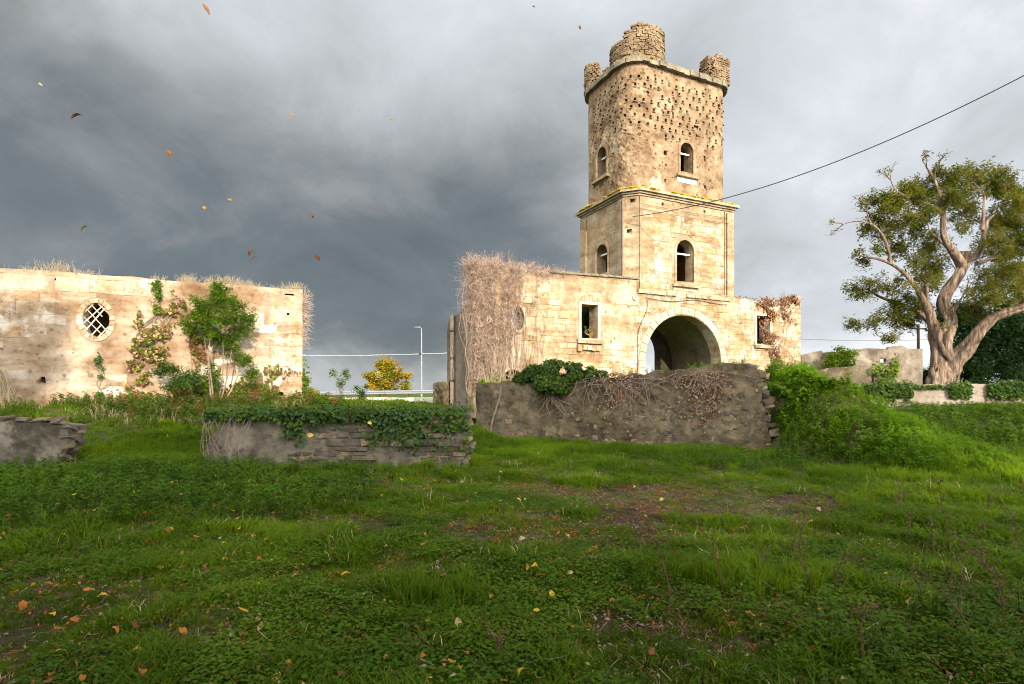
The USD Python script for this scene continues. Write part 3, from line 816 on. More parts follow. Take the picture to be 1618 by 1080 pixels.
up = affinity.scale(low.envelope, 1, 1)
upx = box(s0 + 0.0, TF + 0.06, s1 - 0.02, T1 - 0.02)
RC = 0.85
up = upx.buffer(-RC).buffer(RC, quad_segs=10)
upb = upx.buffer(-RC).buffer(RC - 0.0, quad_segs=10)
PER = np.array(up.exterior.coords)
if not up.exterior.is_ccw:
    PER = PER[::-1]
_ring = shapely.LinearRing(PER)


def per(a):
    """point and outward normal at arc length a, counter-clockwise"""
    L = _ring.length
    p, q = _ring.interpolate(a % L), _ring.interpolate((a + 0.01) % L)
    d = np.array([q.x - p.x, q.y - p.y]); d /= np.linalg.norm(d)
    return np.array([p.x, p.y]), np.array([d[1], -d[0]])


a_corner = _ring.project(Point(upx.bounds[0], upx.bounds[1]))          # near corner
near_wear = lambda p: 0.35 + 1.3 * np.exp(-(np.hypot(p[:, 0] - upx.bounds[0] - .2, p[:, 1] - upx.bounds[1] - .2) / 1.0) ** 2) * smoothstep(15.5, 12.5, p[:, 2]) + 0.5 * (p[:, 0] < upx.bounds[0] + 0.3)
upm = rough(prism(up, ZM + 0.001, ZT), 0.11, 0.035, 41, 2.2, 0.7, keep=near_wear)
inner_up = prism(up.buffer(-0.6), ZM - 1, ZT + 1)
cut = [man(inner_up), man(extr(wfu, -1, 1.4)), man(through_x(wlu, s0 - 1, s0 + 1.1))]
r2 = np.random.default_rng(5)
perch = []
rows = np.arange(8)
for r_ in rows:
    z = 15.30 - r_ * 0.335
    for k in range(-14, 26):
        a = a_corner + (k + (0.5 if r_ % 2 else 0)) * 0.40 + r2.normal(0, 0.025)
        p, nrm = per(a)
        if not (p[1] < upx.bounds[1] + 2.9 and p[0] < upx.bounds[2] - 0.25):
            continue
        if p[1] > upx.bounds[1] + 1.0 and nrm[0] > 0:
            continue
        onleft = nrm[0] < -0.8
        if r2.random() < (0.28 if onleft else 0.07):
            continue
        if r_ == 7 and (k < 4 or k > 11):
            continue
        zz = z + r2.normal(0, 0.02)
        w, h = r2.uniform(0.045, 0.064), r2.uniform(0.058, 0.085)
        tang = np.array([nrm[1], -nrm[0]])
        place = np.array([[tang[0], nrm[0], 0, p[0]], [tang[1], nrm[1], 0, p[1]], [0, 0, 1, zz], [0, 0, 0, 1]])
        if np.linalg.det(place) < 0:
            place[:, 0] *= -1
        m = bx(-w, w, -0.5, 0.3, -h, h)
        m.vertices[:, 0] += np.sign(m.vertices[:, 0]) * r2.normal(0, 0.008, 8); m.vertices[:, 2] += r2.normal(0, 0.008, 8)
        m.apply_transform(place)
        cut.append(man(m))
        ld = bx(-w * 1.1, w * 1.4, -0.12, r2.uniform(0.02, 0.065), -h - 0.045, -h - 0.005)
        ld.vertices += r2.normal(0, 0.008, ld.vertices.shape)
        ld.apply_transform(place)
        perch.append(ld)
# larger broken holes of the rubble
for (u, v, w, h) in ((985, 240, .09, .14), (996, 187, .1, .1), (986, 283, .1, .07), (1048, 243, .1, .1), (1110, 252, .06, .14), (1048, 287, .06, .08), (1111, 297, .07, .08), (1060, 184, .05, .14), (1097, 202, .13, .06)):
    a = SZ(u, v, TF + 0.2)
    cut.append(man(rough(bx(a[0] - w, a[0] + w, -0.5, TF + 0.42, a[1] - h, a[1] + h), 0.1, 0.02, int(u))))


def on_upper(r):
    a = a_corner + r.uniform(-3.0, 5.2)
    p, n_ = per(a)
    return np.array([p[0], p[1], r.uniform(ZM + 0.3, ZT - 0.3)]), np.array([-n_[0], -n_[1], 0])


upm = upm - m3.Manifold.batch_boolean(cut, m3.OpType.Add)
upm = upm - dents(77, 330, on_upper, size=(0.03, 0.10))
obj('upper_storey', tri(upm), M['tower_up'], tower)
obj('perch_stones', merge(perch), M['cornice'], tower, kind='stuff')
obj('tower_floor', prism(up.buffer(-0.61), ZT - 0.3, ZT - 0.1), M['soot'], tower)
# windows
def twin(hole, y, plane='front', mat='tower_low'):
    fr = extr(ring(hole, 0.13), -0.03, 0.08)
    x0, z0, x1, z1 = hole.bounds
    sl = rough(bx(x0 - 0.26, x1 + 0.26, -0.16, 0.2, z0 - 0.26, z0 - 0.15), 0.12, 0.012, 4)
    bar = bx(x0 - 0.02, x1 + 0.02, 0.25, 0.31, z0 + (z1 - z0) * 0.68, z0 + (z1 - z0) * 0.68 + 0.07)
    out = [(fr, M[mat], 'window_frame'), (tri(sl), M['sill'], 'window_sill'), (bar, M['white'], 'transom')]
    for me, ma, nm in out:
        v = np.array(me.vertices)
        if plane == 'front':
            me = trimesh.Trimesh(v + [0, y, 0], me.faces, process=False)
        else:
            me = trimesh.Trimesh(np.c_[y + v[:, 1], v[:, 0], v[:, 2]], np.asarray(me.faces)[:, ::-1], process=False)
        obj(nm, me, ma, tower)
twin(wfl, TF); twin(wfu, TF + 0.06, 'front', 'tower_up'); twin(wll, s0, 'left'); twin(wlu, s0, 'left', 'tower_up')
# white patch under the upper front window
x0, z0, x1, z1 = wfu.bounds
obj('render_patch', rough(extr(Polygon([(x0 - .2, z0 - .27), (x1 + .22, z0 - .27), (x1 + .2, z0 - .45), (x1 - .1, z0 - .5), (x0 - .15, z0 - .48)]), TF + 0.045, TF + 0.2), 0.2, 0.008, 3), M['white'], tower)
obj('render_patch', rough(extr(Polygon([(wfl.bounds[0] - .2, wfl.bounds[1] - .27), (wfl.bounds[2] + .2, wfl.bounds[1] - .27), (wfl.bounds[2] + .15, wfl.bounds[1] - .42), (wfl.bounds[0] - .18, wfl.bounds[1] - .40)]), TF - 0.02, TF + 0.2), 0.2, 0.006, 3), M['trim'], tower)
# crown cornice: single rough stones round the top
top_ring = shapely.LinearRing(PER)
a = 0.0
r3 = np.random.default_rng(8)
L = _ring.length
while a < L - 0.2:
    w = r3.uniform(0.34, 0.62)
    pts_o, pts_i = [], []
    out = r3.uniform(0.17, 0.25)
    for k in np.linspace(a + 0.012, min(a + w, L) - 0.012, 4):
        p, nr = per(k)
        pts_o.append(p + nr * out); pts_i.append(p - nr * 0.35)
    pg = Polygon(pts_o + pts_i[::-1])
    if pg.is_valid and pg.area > 0.01:
        zt = ZT + 0.06 + r3.uniform(-0.03, 0.03)
        obj('cornice_stone', rough(prism(shapely.geometry.polygon.orient(pg), ZT - 0.15 + r3.uniform(-.02, .02), zt), 0.13, 0.03, int(a * 100)), M['cornice'], tower)
    a += w


def rubble_shell(poly_fn, z0, z1fn, rng, per_course=0.085, wid=(0.13, 0.34), dep=0.2):
    """courses of small rough stones along a closed or open line"""
    out = []
    z = z0
    line = poly_fn
    Lr = line.length
    while z < z0 + 3:
        h = rng.uniform(0.8, 1.2) * per_course
        a = rng.uniform(0, .1)
        any_ = False
        while a < Lr - 0.05:
            w = rng.uniform(*wid)
            p = line.interpolate(min(a + w / 2, Lr)); q = line.interpolate(min(a + w / 2 + 0.02, Lr)); q0 = line.interpolate(max(a + w / 2 - 0.02, 0))
            d = np.array([q.x - q0.x, q.y - q0.y]); d /= np.linalg.norm(d)
            a += w
            if z > z1fn(p.x, p.y) + rng.normal(0, 0.04) + 0.34 * (meshkit.noise(np.array([p.x * 3.1, p.y * 3.1, 1.0]), 3) - 0.5):
                continue
            any_ = True
            b = bx(-w / 2 + .008, w / 2 - .008, -dep / 2, dep / 2, z + .006, z + h - .006)
            b.vertices += rng.normal(0, 0.009, b.vertices.shape)
            off = rng.normal(0, 0.014)
            nrm = np.array([d[1], -d[0]])
            b.apply_transform(np.array([[d[0], -nrm[0], 0, p.x + nrm[0] * off], [d[1], -nrm[1], 0, p.y + nrm[1] * off], [0, 0, 1, 0], [0, 0, 0, 1]]))
            out.append(b)
        z += h
        if not any_:
            break
    return out
r4 = np.random.default_rng(21)
# near corner turret (broken drum)
tc = np.array([upx.bounds[0] + 1.22, upx.bounds[1] + 1.05]); TR = 1.12
drum = shapely.LinearRing([(tc[0] + TR * math.cos(k), tc[1] + TR * math.sin(k)) for k in np.linspace(0, 2 * math.pi, 40, endpoint=False)])
core = shapely.Point(*tc).buffer(TR - 0.06, quad_segs=10)
ztop = lambda x, y: 17.5 - 0.55 * smoothstep(0.1, 1.1, -(x - tc[0]) * 0.85 + (y - tc[1]) * 0.5) - 0.15 * smoothstep(.3, 1.1, x - tc[0])
me = rubble_shell(drum, ZT + 0.05, ztop, r4)
obj('turret_stones', merge(me), M['turret'], tower, kind='stuff')
zt2 = lambda p: ztop(p[:, 0], p[:, 1]) - 0.08
cm = rough(prism(core, ZT + 0.04, 17.6), 0.16, 0.0, 1)
cm = cm.warp_batch(lambda p: np.c_[p[:, 0], p[:, 1], np.minimum(p[:, 2], zt2(p) + 0.2 * (meshkit.fbm(p * 2.5, 3, 3) - 0.4))])
obj('turret_core', cm, M['turret'], tower)
# right hand merlon and the left stub
mx = upx.bounds
mp = box(mx[2] - 1.18, mx[1] + 0.06, mx[2] - 0.12, mx[1] + 0.72)
ml = shapely.LinearRing(list(mp.buffer(-0.1).buffer(0.1).exterior.coords)[::-1] if not mp.exterior.is_ccw else mp.buffer(-0.1).buffer(0.1).exterior.coords)
zr = lambda x, y: 17.3 + 0.10 * np.sin((x - mx[2]) * 7)
me = rubble_shell(ml, ZT + 0.05, zr, r4)
obj('merlon_stones', merge(me), M['turret'], tower, kind='stuff')
obj('merlon_core', rough(prism(mp.buffer(-0.08), ZT + 0.04, 17.25), 0.2, 0.05, 3), M['turret'], tower)
sc = np.array([mx[0] + 0.32, mx[3] - 0.45])
sr = shapely.LinearRing([(sc[0] + 0.27 * math.cos(k), sc[1] + 0.36 * math.sin(k)) for k in np.linspace(0, 2 * math.pi, 24, endpoint=False)])
zs = lambda x, y: 17.35 - 0.7 * smoothstep(0.0, 0.35, x - sc[0]) * 0.8
me = rubble_shell(sr, ZT + 0.05, zs, r4, wid=(0.1, 0.22), dep=0.18)
obj('stub_stones', merge(me), M['turret'], tower, kind='stuff')
obj('stub_core', rough(prism(shapely.Point(*sc).buffer(0.24), ZT + 0.04, 17.0), 0.2, 0.03, 3), M['turret'], tower)
# fallen parapet rubble along the top
par = []
for k in range(150):
    aa = a_corner + r4.uniform(-3.2, 5.0)
    p, nr = per(aa)
    d = abs(((aa - a_corner) + 0.3))
    hh = max(0.05, 0.38 - 0.2 * abs(d - 1.6)) if d < 3.2 else 0.08
    b = m3.Manifold.sphere(r4.uniform(0.06, 0.14), 6).scale((1.2, 1, .8)).translate((p[0] - nr[0] * r4.uniform(0.0, .35), p[1] - nr[1] * r4.uniform(0, .35), ZT + 0.08 + r4.uniform(0, hh)))
    par.append(tri(b))
obj('parapet_rubble', merge(par), M['turret'], tower, kind='stuff')
# moss on the middle cornice
def clump(rng, n, rad=0.06):
    out = []
    for _ in range(n):
        m = trimesh.creation.icosphere(1, rad * rng.uniform(0.4, 1.2)); m.vertices *= rng.uniform(0.7, 1.3, (1, 3)) * [1.3, 1.3, 0.7]; m.vertices += rng.normal(0, rad * 0.12, m.vertices.shape); out.append(m)
    return out
ms = []
lr = shapely.LinearRing(low.buffer(0.16, join_style=2).exterior.coords)
for m in clump(r4, 2300, 0.062):
    while True:
        a = r4.uniform(0, lr.length); p = lr.interpolate(a)
        dens = meshkit.fbm(np.array([p.x * 1.2, p.y * 1.2, 1.0]), 3, 8)
        if (p.x < s0 + 1.6 and p.y < TF + 1.8) and dens > 0.4 or p.x > s1 - 0.9 and dens > 0.42 or dens > 0.48 or r4.random() < 0.03:
            break
    m.apply_translation([p.x + r4.normal(0, 0.03), p.y + r4.normal(0, 0.03), ZM + 0.015]); ms.append(m)
tm = []
for m in clump(r4, 260, 0.06):
    while True:
        aa = r4.uniform(0, L); p, nr = per(aa)
        if meshkit.fbm(np.array([p[0] * 1.1, p[1] * 1.1, 4.0]), 3, 8) > 0.52: break
    m.apply_translation([p[0] + nr[0] * r4.uniform(-.1, .16), p[1] + nr[1] * r4.uniform(-.1, .16), ZT + 0.08]); tm.append(m)
obj('crown_moss', merge(tm), M['moss'], tower, kind='stuff')
obj('cornice_moss', merge(ms), M['moss'], tower, kind='stuff')
# ================================================================== long wall at the left
lw = thing('ruined_wall', 'long pale stone wall with two oval openings, sunlit, at the left edge', 'wall', **FR)
rl = np.random.default_rng(31)
lR, lL = S(478), S(-70)
topl = [(lR, SZ(478, 458)[1]), (S(400), SZ(400, 452)[1]), (S(240), SZ(240, 440)[1]), (S(100), SZ(100, 430)[1]), (S(0), SZ(0, 423)[1]), (lL, SZ(0, 423)[1])]
wpoly = Polygon([(lL, 0.2), (lR, 0.2)] + jag(topl, rl, 0.5, 0.02))
c1, c2 = SZ(152, 505), SZ(327, 517)
o1 = oval(c1[0], c1[1], (S(173) - S(131)) / 2, 26.5 / F * 15.8)
o2 = oval(c2[0], c2[1], (S(346) - S(308)) / 2, 19.5 / F * 16.8)
gaps = []
for (u, v, w, h) in ((66, 600, .09, .09), (89, 441, .05, .04), (171, 444, .08, .03), (455, 497, .05, .06), (457, 465, .16, .03), (445, 601, .12, .10), (438, 622, .2, .06), (1, 545, .05, .12)):
    q = SZ(u, v); gaps.append(Polygon([(q[0] - w, q[1] - h * rl.uniform(.3, 1)), (q[0] + w, q[1] - h), (q[0] + w * .8, q[1] + h), (q[0] - w * rl.uniform(.2, .9), q[1] + h * .9)]))
gap_u = shapely.union_all(gaps)
body = wpoly.difference(o1).difference(o2)
obj('wall', tri(rough(extr(body, 0.0, 0.55), 0.35, 0.018, 13, 1.2) - man(extr(gap_u.intersection(body.buffer(-0.02)), -0.2, 0.3))), M['left_plaster'], lw)
skip = lambda g: meshkit.fbm(np.array([g.centroid.x * 0.42, g.centroid.y * 0.8, 7.7]), 3, 24) > 0.54
polys = blocks_in(body.difference(o1.buffer(0.16)).difference(o2.buffer(0.12)).difference(gap_u.buffer(0.01)).intersection(box(-40, 1.0, 40, 9)), (0.26, 0.40), (0.42, 0.85), 0.012, rl, skip=skip)
lay(lw, polys, M['left_stone'], rl, most=280, proud=(0.0, 0.014), bevel=0.014, jitter=0.011)
for k, (o, n) in enumerate(((o1, 22), (o2, 20))):
    c = np.array(o.centroid.coords)[0]; bnd = o.bounds; a_, b_ = (bnd[2] - bnd[0]) / 2, (bnd[3] - bnd[1]) / 2
    for i in range(n):
        t0_, t1_ = 2 * math.pi * i / n + .01, 2 * math.pi * (i + 1) / n - .01
        arc = [(c[0] + (a_ + d) * math.cos(q), c[1] + (b_ + d) * math.sin(q)) for d, qq in ((0.003, (t0_, (t0_ + t1_) / 2, t1_)), (0.14, (t1_, (t0_ + t1_) / 2, t0_))) for q in qq]
        obj('oval_stone', block_mesh(Polygon(arc), 0.03, rl, bevel=0.012), M['left_stone'][i % 3], lw)
# broken wooden lattice in the first oval
bnd = o1.bounds; cc = np.array(o1.centroid.coords)[0]
for sgn in (-1, 1):
    for k in range(-4, 5):
        off = k * 0.17 + rl.normal(0, 0.02)
        ang = sgn * math.radians(52) + rl.normal(0, 0.05)
        d = np.array([math.cos(ang), math.sin(ang)]); nrm = np.array([-d[1], d[0]])
        ln_ = shapely.LineString([cc + nrm * off - d * 1.2, cc + nrm * off + d * 1.2]).intersection(o1.buffer(0.02))
        if ln_.is_empty or ln_.length < 0.2:
            continue
        p, q = np.array(ln_.coords)[0], np.array(ln_.coords)[-1]
        if rl.random() < 0.22:
            q = p + (q - p) * rl.uniform(0.4, 0.75)
        strip = shapely.LineString([p, q]).buffer(rl.uniform(0.010, 0.017), cap_style=2)
        obj('lattice_bar', extr(strip, 0.03 + 0.012 * sgn, 0.05 + 0.012 * sgn), M['wood'], lw)
obj('rear_wall', bx(lL, S(230), 2.6, 2.9, 0.6, 4.2), M['inside'], lw)
obj('unseen_roof_slab', bx(lL, S(235), 0.56, 2.9, 4.203, 4.35), M['inside'], lw)  # slab added out of view to darken the room behind the oval

# ================================================================== dark wall before the gatehouse
wang = math.degrees(math.atan2(_wd[1], _wd[0]))
dw = thing('dark_retaining_wall', 'dark stained plaster wall with a broken stone end, in shade before the gatehouse', 'wall', loc=(WA[0], WA[1], 0), rz=wang)


def DW(u, v, t=0.0):
    k = (u - CX) / F
    p = WA + t * _wn
    a_ = (k * p[1] - p[0]) / (_wd[0] - k * _wd[1])
    Y = (p + a_ * _wd)[1]
    return a_, EYE + (HOR - v) / F * Y


r5 = np.random.default_rng(41)
tp = [DW(u, v) for u, v in ((1222, 722), (1216, 690), (1208, 655), (1204, 625), (1203, 600), (1196, 585), (1180, 575), (1150, 575), (1100, 581), (1050, 586), (1000, 591), (940, 597), (860, 602), (752, 605))]
wp = Polygon([(tp[-1][0], -0.3), (tp[0][0] + 0.05, -0.3)] + jag(tp, r5, 0.25, 0.055))
obj('wall', rough(extr(wp.buffer(0), 0.0, 0.5), 0.10, 0.045, 51, 1.4, 0.5), M['dark_wall'], dw)
# stones bared where the plaster has come off, and the broken end
def lump(rng, a_, z, y, w, h, d, seed):
    """an angular stone: hull of points pushed towards the faces of a box"""
    q = rng.uniform(-1, 1, (16, 3)); q = np.sign(q) * np.abs(q) ** 0.35
    m = trimesh.Trimesh(q * [w / 2, d / 2, h / 2]).convex_hull
    return trimesh.Trimesh(m.vertices @ R.from_euler('xyz', rng.normal(0, 0.16, 3)).as_matrix().T + [a_, y, z], m.faces, process=False)
edge = [DW(u, v) for u, v in ((1192, 584), (1203, 600), (1204, 625), (1208, 655), (1216, 690), (1222, 720))]
ez = [e[1] for e in edge]; ea = [e[0] for e in edge]
k = 0
z = -0.05
while z < 2.25:
    h = r5.uniform(0.07, 0.24)
    a_e = np.interp(z, ez[::-1], ea[::-1])
    y = -0.02
    while y < 0.5:
        d = r5.uniform(0.14, 0.26); w = r5.uniform(0.16, 0.34)
        obj('broken_stone', lump(r5, a_e - 0.03 + r5.normal(0, 0.075), z + h / 2, y + d / 2, w * 1.1, h * 1.05, d, k), M['rubble'][int(r5.integers(3))], dw)
        y += d; k += 1
    z += h
for k in range(170):
    a_ = r5.uniform(2.2, 8.3) if r5.random() < .8 else r5.uniform(0.3, 8.3); z = abs(r5.normal(0.1, 0.75)) if a_ < 6.4 else r5.uniform(0, 2.0)
    if z > 1.75:
        continue
    w = r5.uniform(0.08, 0.24)
    obj('bared_stone', lump(r5, a_, z, 0.042, w, w * r5.uniform(.45, .85), 0.12, 200 + k), M['rubble'][int(r5.integers(3))], dw)
# crack with the old stem of a climber
ln = [DW(u, v, -0.03) for u, v in ((792, 610), (788, 635), (780, 660), (776, 690))]
obj('dead_stem', tube(spline([(p[0], -0.05, p[1]) for p in ln], 14), 0.035, 6), M['vine_stem'], dw)

# ================================================================== low wall in the middle and the stub at the left
mw = thing('low_courtyard_wall', 'low grey plastered wall topped with ivy, in the middle of the grass', 'wall', loc=(-6.25, 11.5, 0))
r6 = np.random.default_rng(51)
tl_ = jag([(5.30, 1.10), (4.4, 1.14), (3.0, 1.16), (1.2, 1.13), (0.35, 1.0), (0.05, 0.72), (-0.12, 0.3)], r6, 0.25, 0.03)
obj('wall', rough(extr(Polygon([(-0.2, -0.3), (5.34, -0.3)] + tl_), 0, 0.5), 0.08, 0.032, 61, 1.6, 0.5), M['grey_wall'], mw)
reg = Polygon([(1.9, 0.02), (5.3, 0.02), (5.3, 1.04), (2.5, 1.02), (2.2, 0.6), (1.6, 0.3)])
polys = blocks_in(reg, (0.09, 0.17), (0.22, 0.55), 0.022, r6, skip=lambda g: meshkit.fbm(np.array([g.centroid.x * 1.1, g.centroid.y * 1.6, 3.0]), 3, 2) > 0.47)
for p in polys:
    obj('stone', block_mesh(p, r6.uniform(0.0, 0.05), r6, bevel=0.02, jitter=0.012, deep=0.06), M['rubble'][int(r6.choice([0, 2, 2, 0, 1]))], mw)
for k in range(9):                                     # end face of the wall
    z = 0.02 + k * 0.125
    obj('end_stone', lump(r6, 5.33 + r6.normal(0, 0.02), z + 0.06, 0.12 + (k % 2) * 0.2, 0.16, 0.11, 0.28, 300 + k), M['rubble'][k % 3], mw)
sw = thing('wall_stub', 'short grey plaster wall stub with a broken slanting end, at the left edge', 'wall', loc=(-9.0, 11.3, 0))
tl_ = jag([(0.02, 0.86), (-0.3, 0.95), (-1.6, 1.05), (-3.2, 1.12), (-5.5, 1.14)], r6, 0.3, 0.035)
obj('wall', rough(extr(Polygon([(-5.5, -0.3), (-0.32, -0.3), (-0.22, 0.25), (-0.06, 0.5)] + tl_), 0, 0.5), 0.08, 0.03, 71, 1.6, 0.5), M['grey_wall'], sw)
for k in range(9):
    z = 0.1 + k * 0.095
    obj('broken_stone', lump(r6, -0.22 + 0.2 * k / 9 + r6.normal(0, 0.02), z, 0.1 + (k % 2) * 0.22, r6.uniform(.14, .22), 0.1, 0.26, 400 + k), M['rubble'][k % 3], sw)
for k in range(9):
    obj('top_stone', lump(r6, -0.3 - k * 0.33, 1.0 + min(k, 6) * 0.02, 0.08, r6.uniform(.2, .34), 0.09, 0.24, 500 + k), M['rubble'][k % 3], sw)

# ================================================================== right hand ruin, low garden wall
def line_frame(u0, Y0, u1, Y1):
    a_, b_ = at(u0, HOR, Y0)[:2], at(u1, HOR, Y1)[:2]
    d = (b_ - a_); L_ = np.linalg.norm(d); d /= L_
    return a_, d, L_, math.degrees(math.atan2(d[1], d[0]))


def on_line(a_, d, u, v):
    k = (u - CX) / F
    q = (k * a_[1] - a_[0]) / (d[0] - k * d[1])
    Y = a_[1] + q * d[1]
    return q, EYE + (HOR - v) / F * Y


def px_wall(parent, frame, px, thick, mat, name, seed, amp=0.04, res=0.25, holes=()):
    a_, d, L_, ang = frame
    pts = [on_line(a_, d, u, v) for u, v in px]
    r_ = np.random.default_rng(seed)
    pg = Polygon(jag(pts + [pts[0]], r_, 0.4, 0.03)).buffer(0)
    for h in holes:
        pg = pg.difference(Polygon([on_line(a_, d, u, v) for u, v in h]))
    return obj(name, rough(extr(pg, 0, thick), res, amp, seed), mat, parent)


f1 = line_frame(1265, 28.6, 1458, 27.0)
ruin = thing('collapsed_outbuilding', 'roofless grey outbuilding with crumbled walls, left of the big tree', 'ruined building', loc=(f1[0][0], f1[0][1], 0), rz=f1[3])
px_wall(ruin, f1, [(1266, 640), (1458, 640), (1458, 550), (1436, 550), (1424, 546), (1405, 547), (1402, 551), (1388, 551), (1370, 550), (1352, 552), (1350, 556), (1336, 556), (1315, 555), (1300, 557), (1299, 553), (1285, 556), (1266, 561)], 0.4, M['ruin'], 'rear_wall', 3, 0.02,
        holes=[[(1391, 566), (1400, 566), (1400, 573), (1391, 573)], [(1345, 566), (1352, 566), (1352, 574), (1345, 574)]])
f2 = line_frame(1290, 26.9, 1378, 26.3)
a_rel = np.array([f1[1] @ (f2[0] - f1[0]), np.array([-f1[1][1], f1[1][0]]) @ (f2[0] - f1[0])])
sub = UsdGeom.Xform.Define(stage, str(ruin.GetPath()) + '/front_range'); sub.AddTranslateOp().Set((float(a_rel[0]), float(a_rel[1]), 0.0)); sub.AddRotateZOp().Set(f2[3] - f1[3])
px_wall(sub, f2, [(1288, 640), (1377, 640), (1376, 596), (1372, 588), (1366, 584), (1364, 578), (1340, 580), (1316, 581), (1300, 584), (1288, 586)], 0.4, M['dark_wall'], 'wall', 4)  # dark plaster colour stands in for shade on this front
px_wall(sub, (f2[0] + [0, .05], f2[1], f2[2], f2[3]), [(1380, 640), (1408, 640), (1412, 600), (1430, 570), (1424, 560), (1418, 562), (1414, 566), (1404, 568), (1398, 574), (1388, 578), (1380, 590)], 0.35, M['ruin'], 'broken_wall', 5)
f3 = line_frame(1312, 25.5, 1640, 23.5)
gw = thing('garden_wall', 'low plastered garden wall overgrown with ivy, beneath the big tree', 'wall', loc=(f3[0][0], f3[0][1], 0), rz=f3[3])
px_wall(gw, f3, [(1300, 650), (1660, 650), (1660, 606), (1560, 606), (1440, 608), (1340, 609), (1318, 611)], 0.3, M['far_wall'], 'wall', 6, 0.02, 0.3)

# ================================================================== beyond the gap: parapet, guard rail, lamp, wires
gp = thing('pale_parapet', 'low pale rubble parapet below the guard rail', 'wall', loc=(0, 31, 0))
p0, p1 = at(440, 628, 31), at(800, 626, 31)
obj('wall', rough(bx(p0[0], p1[0], 0, 0.5, 0.2, p0[2]), 0.2, 0.05, 81, 1.5), M['parapet'], gp)
road_m = plain('asphalt', (0.05, 0.05, 0.052), 0.9, var=0.15)
obj('road', (np.array([[-40, 43, 1.06], [40, 43, 1.06], [40, 51, 1.06], [-40, 51, 1.06]], float), np.array([[0, 1, 2, 3]])), road_m, kind='structure', label='grey road behind the guard rail', cat='road')
gr = thing('guard_rail', 'galvanised steel guard rail along the road, in the gap between the walls', 'guard rail', loc=(0, 42, 0))
e0, e1 = at(380, 623.5, 42), at(760, 617.5, 42)
prof = [(0, 0.145), (-0.03, 0.14), (-0.08, 0.095), (-0.08, 0.05), (-0.015, 0.02), (-0.015, -0.02), (-0.08, -0.05), (-0.08, -0.095), (-0.03, -0.14), (0, -0.145)]
nseg = 10
for i in range(nseg):
    k0, k1 = i / nseg, (i + 1) / nseg
    A = e0 + (e1 - e0) * k0 + [0.006, 0, 0]; B = e0 + (e1 - e0) * k1 - [0.006, 0, 0]
    V = np.array([[A[0], y, A[2] + zz] for y, zz in prof] + [[B[0], y, B[2] + zz] for y, zz in prof] + [[A[0], y + .012, A[2] + zz] for y, zz in prof] + [[B[0], y + .012, B[2] + zz] for y, zz in prof])
    n = len(prof); q = []
    for j in range(n - 1):
        q += [(j, j + n, j + n + 1, j + 1), (j + 2 * n, j + 2 * n + 1, j + 3 * n + 1, j + 3 * n)]
    obj('rail', (V, np.array(q)), M['metal'], gr)
    obj('post', bx(A[0] - 0.05, A[0] + 0.05, 0.03, 0.13, 0.8, A[2] + 0.17), M['iron'], gr)
lb = at(666, 612, 60)
lamp = thing('street_lamp', 'tall thin grey street lamp standing beyond the guard rail', 'street lamp', loc=(lb[0], 60, 0.9))
hz = at(666, 519, 60)[2] - 0.9
obj('pole', tube(np.array([[0, 0, 0], [0, 0, hz * .5], [0, 0, hz]]), [0.10, 0.08, 0.06], 10), M['metal'], lamp)
obj('arm', tube(np.array([[0, 0, hz - .02], [-0.1, 0, hz + .12], [-0.35, 0, hz + .16]]), 0.035, 8), M['metal'], lamp)
hd = trimesh.creation.box([0.62, 0.24, 0.09]); hd.vertices[hd.vertices[:, 0] < 0] *= [1, .6, .5]; hd.apply_translation([-0.45, 0, hz + .17])
obj('lamp_head', hd, M['metal'], lamp)


def cable(name, A, B, sag, r_, mat, label, n=40):
    k = np.linspace(0, 1, n)[:, None]
    P = np.asarray(A) + (np.asarray(B) - A) * k
    P[:, 2] -= (4 * sag * k * (1 - k))[:, 0]
    return obj(name, tube(P, r_, 5), mat, None, label=label, cat='cable')
cable('overhead_wire', at(360, 560, 55), at(780, 554, 55), 0.25, 0.018, M['wire_pale'], 'thin pale overhead wire crossing the street lamp low in the sky')
cable('overhead_wire', at(1225, 533, 55), at(1470, 536, 55), 0.2, 0.02, M['iron'], 'thin dark wire between the gatehouse and the big tree')
A = np.r_[W(S(1000, 0.05), 0.05)[:2], 9.07]; B = np.array([16.0, 15.0, 11.3])
k = np.linspace(0, 1.7, 60)[:, None]
P = A + (B - A) * k; P[:, 2] -= (4 * 0.85 * k * (1 - k))[:, 0]
obj('power_cable', tube(P, 0.017, 6), M['cable'], None, label='black cable sagging from the tower to the upper right corner', cat='cable')
pl = at(1451, 600, 45)
up_ = thing('utility_pole', 'dark wooden pole seen between the outbuilding and the tree', 'pole', loc=(pl[0], 45, 0.8))
obj('pole', tube(np.array([[0, 0, 0], [0, 0, at(1451, 512, 45)[2] - .8]]), [0.13, 0.10], 8), M['iron'], up_)
obj('crossarm', bx(-0.6, 0.6, -0.06, 0.06, at(1451, 520, 45)[2] - .8, at(1451, 518, 45)[2] - .8), M['iron'], up_)

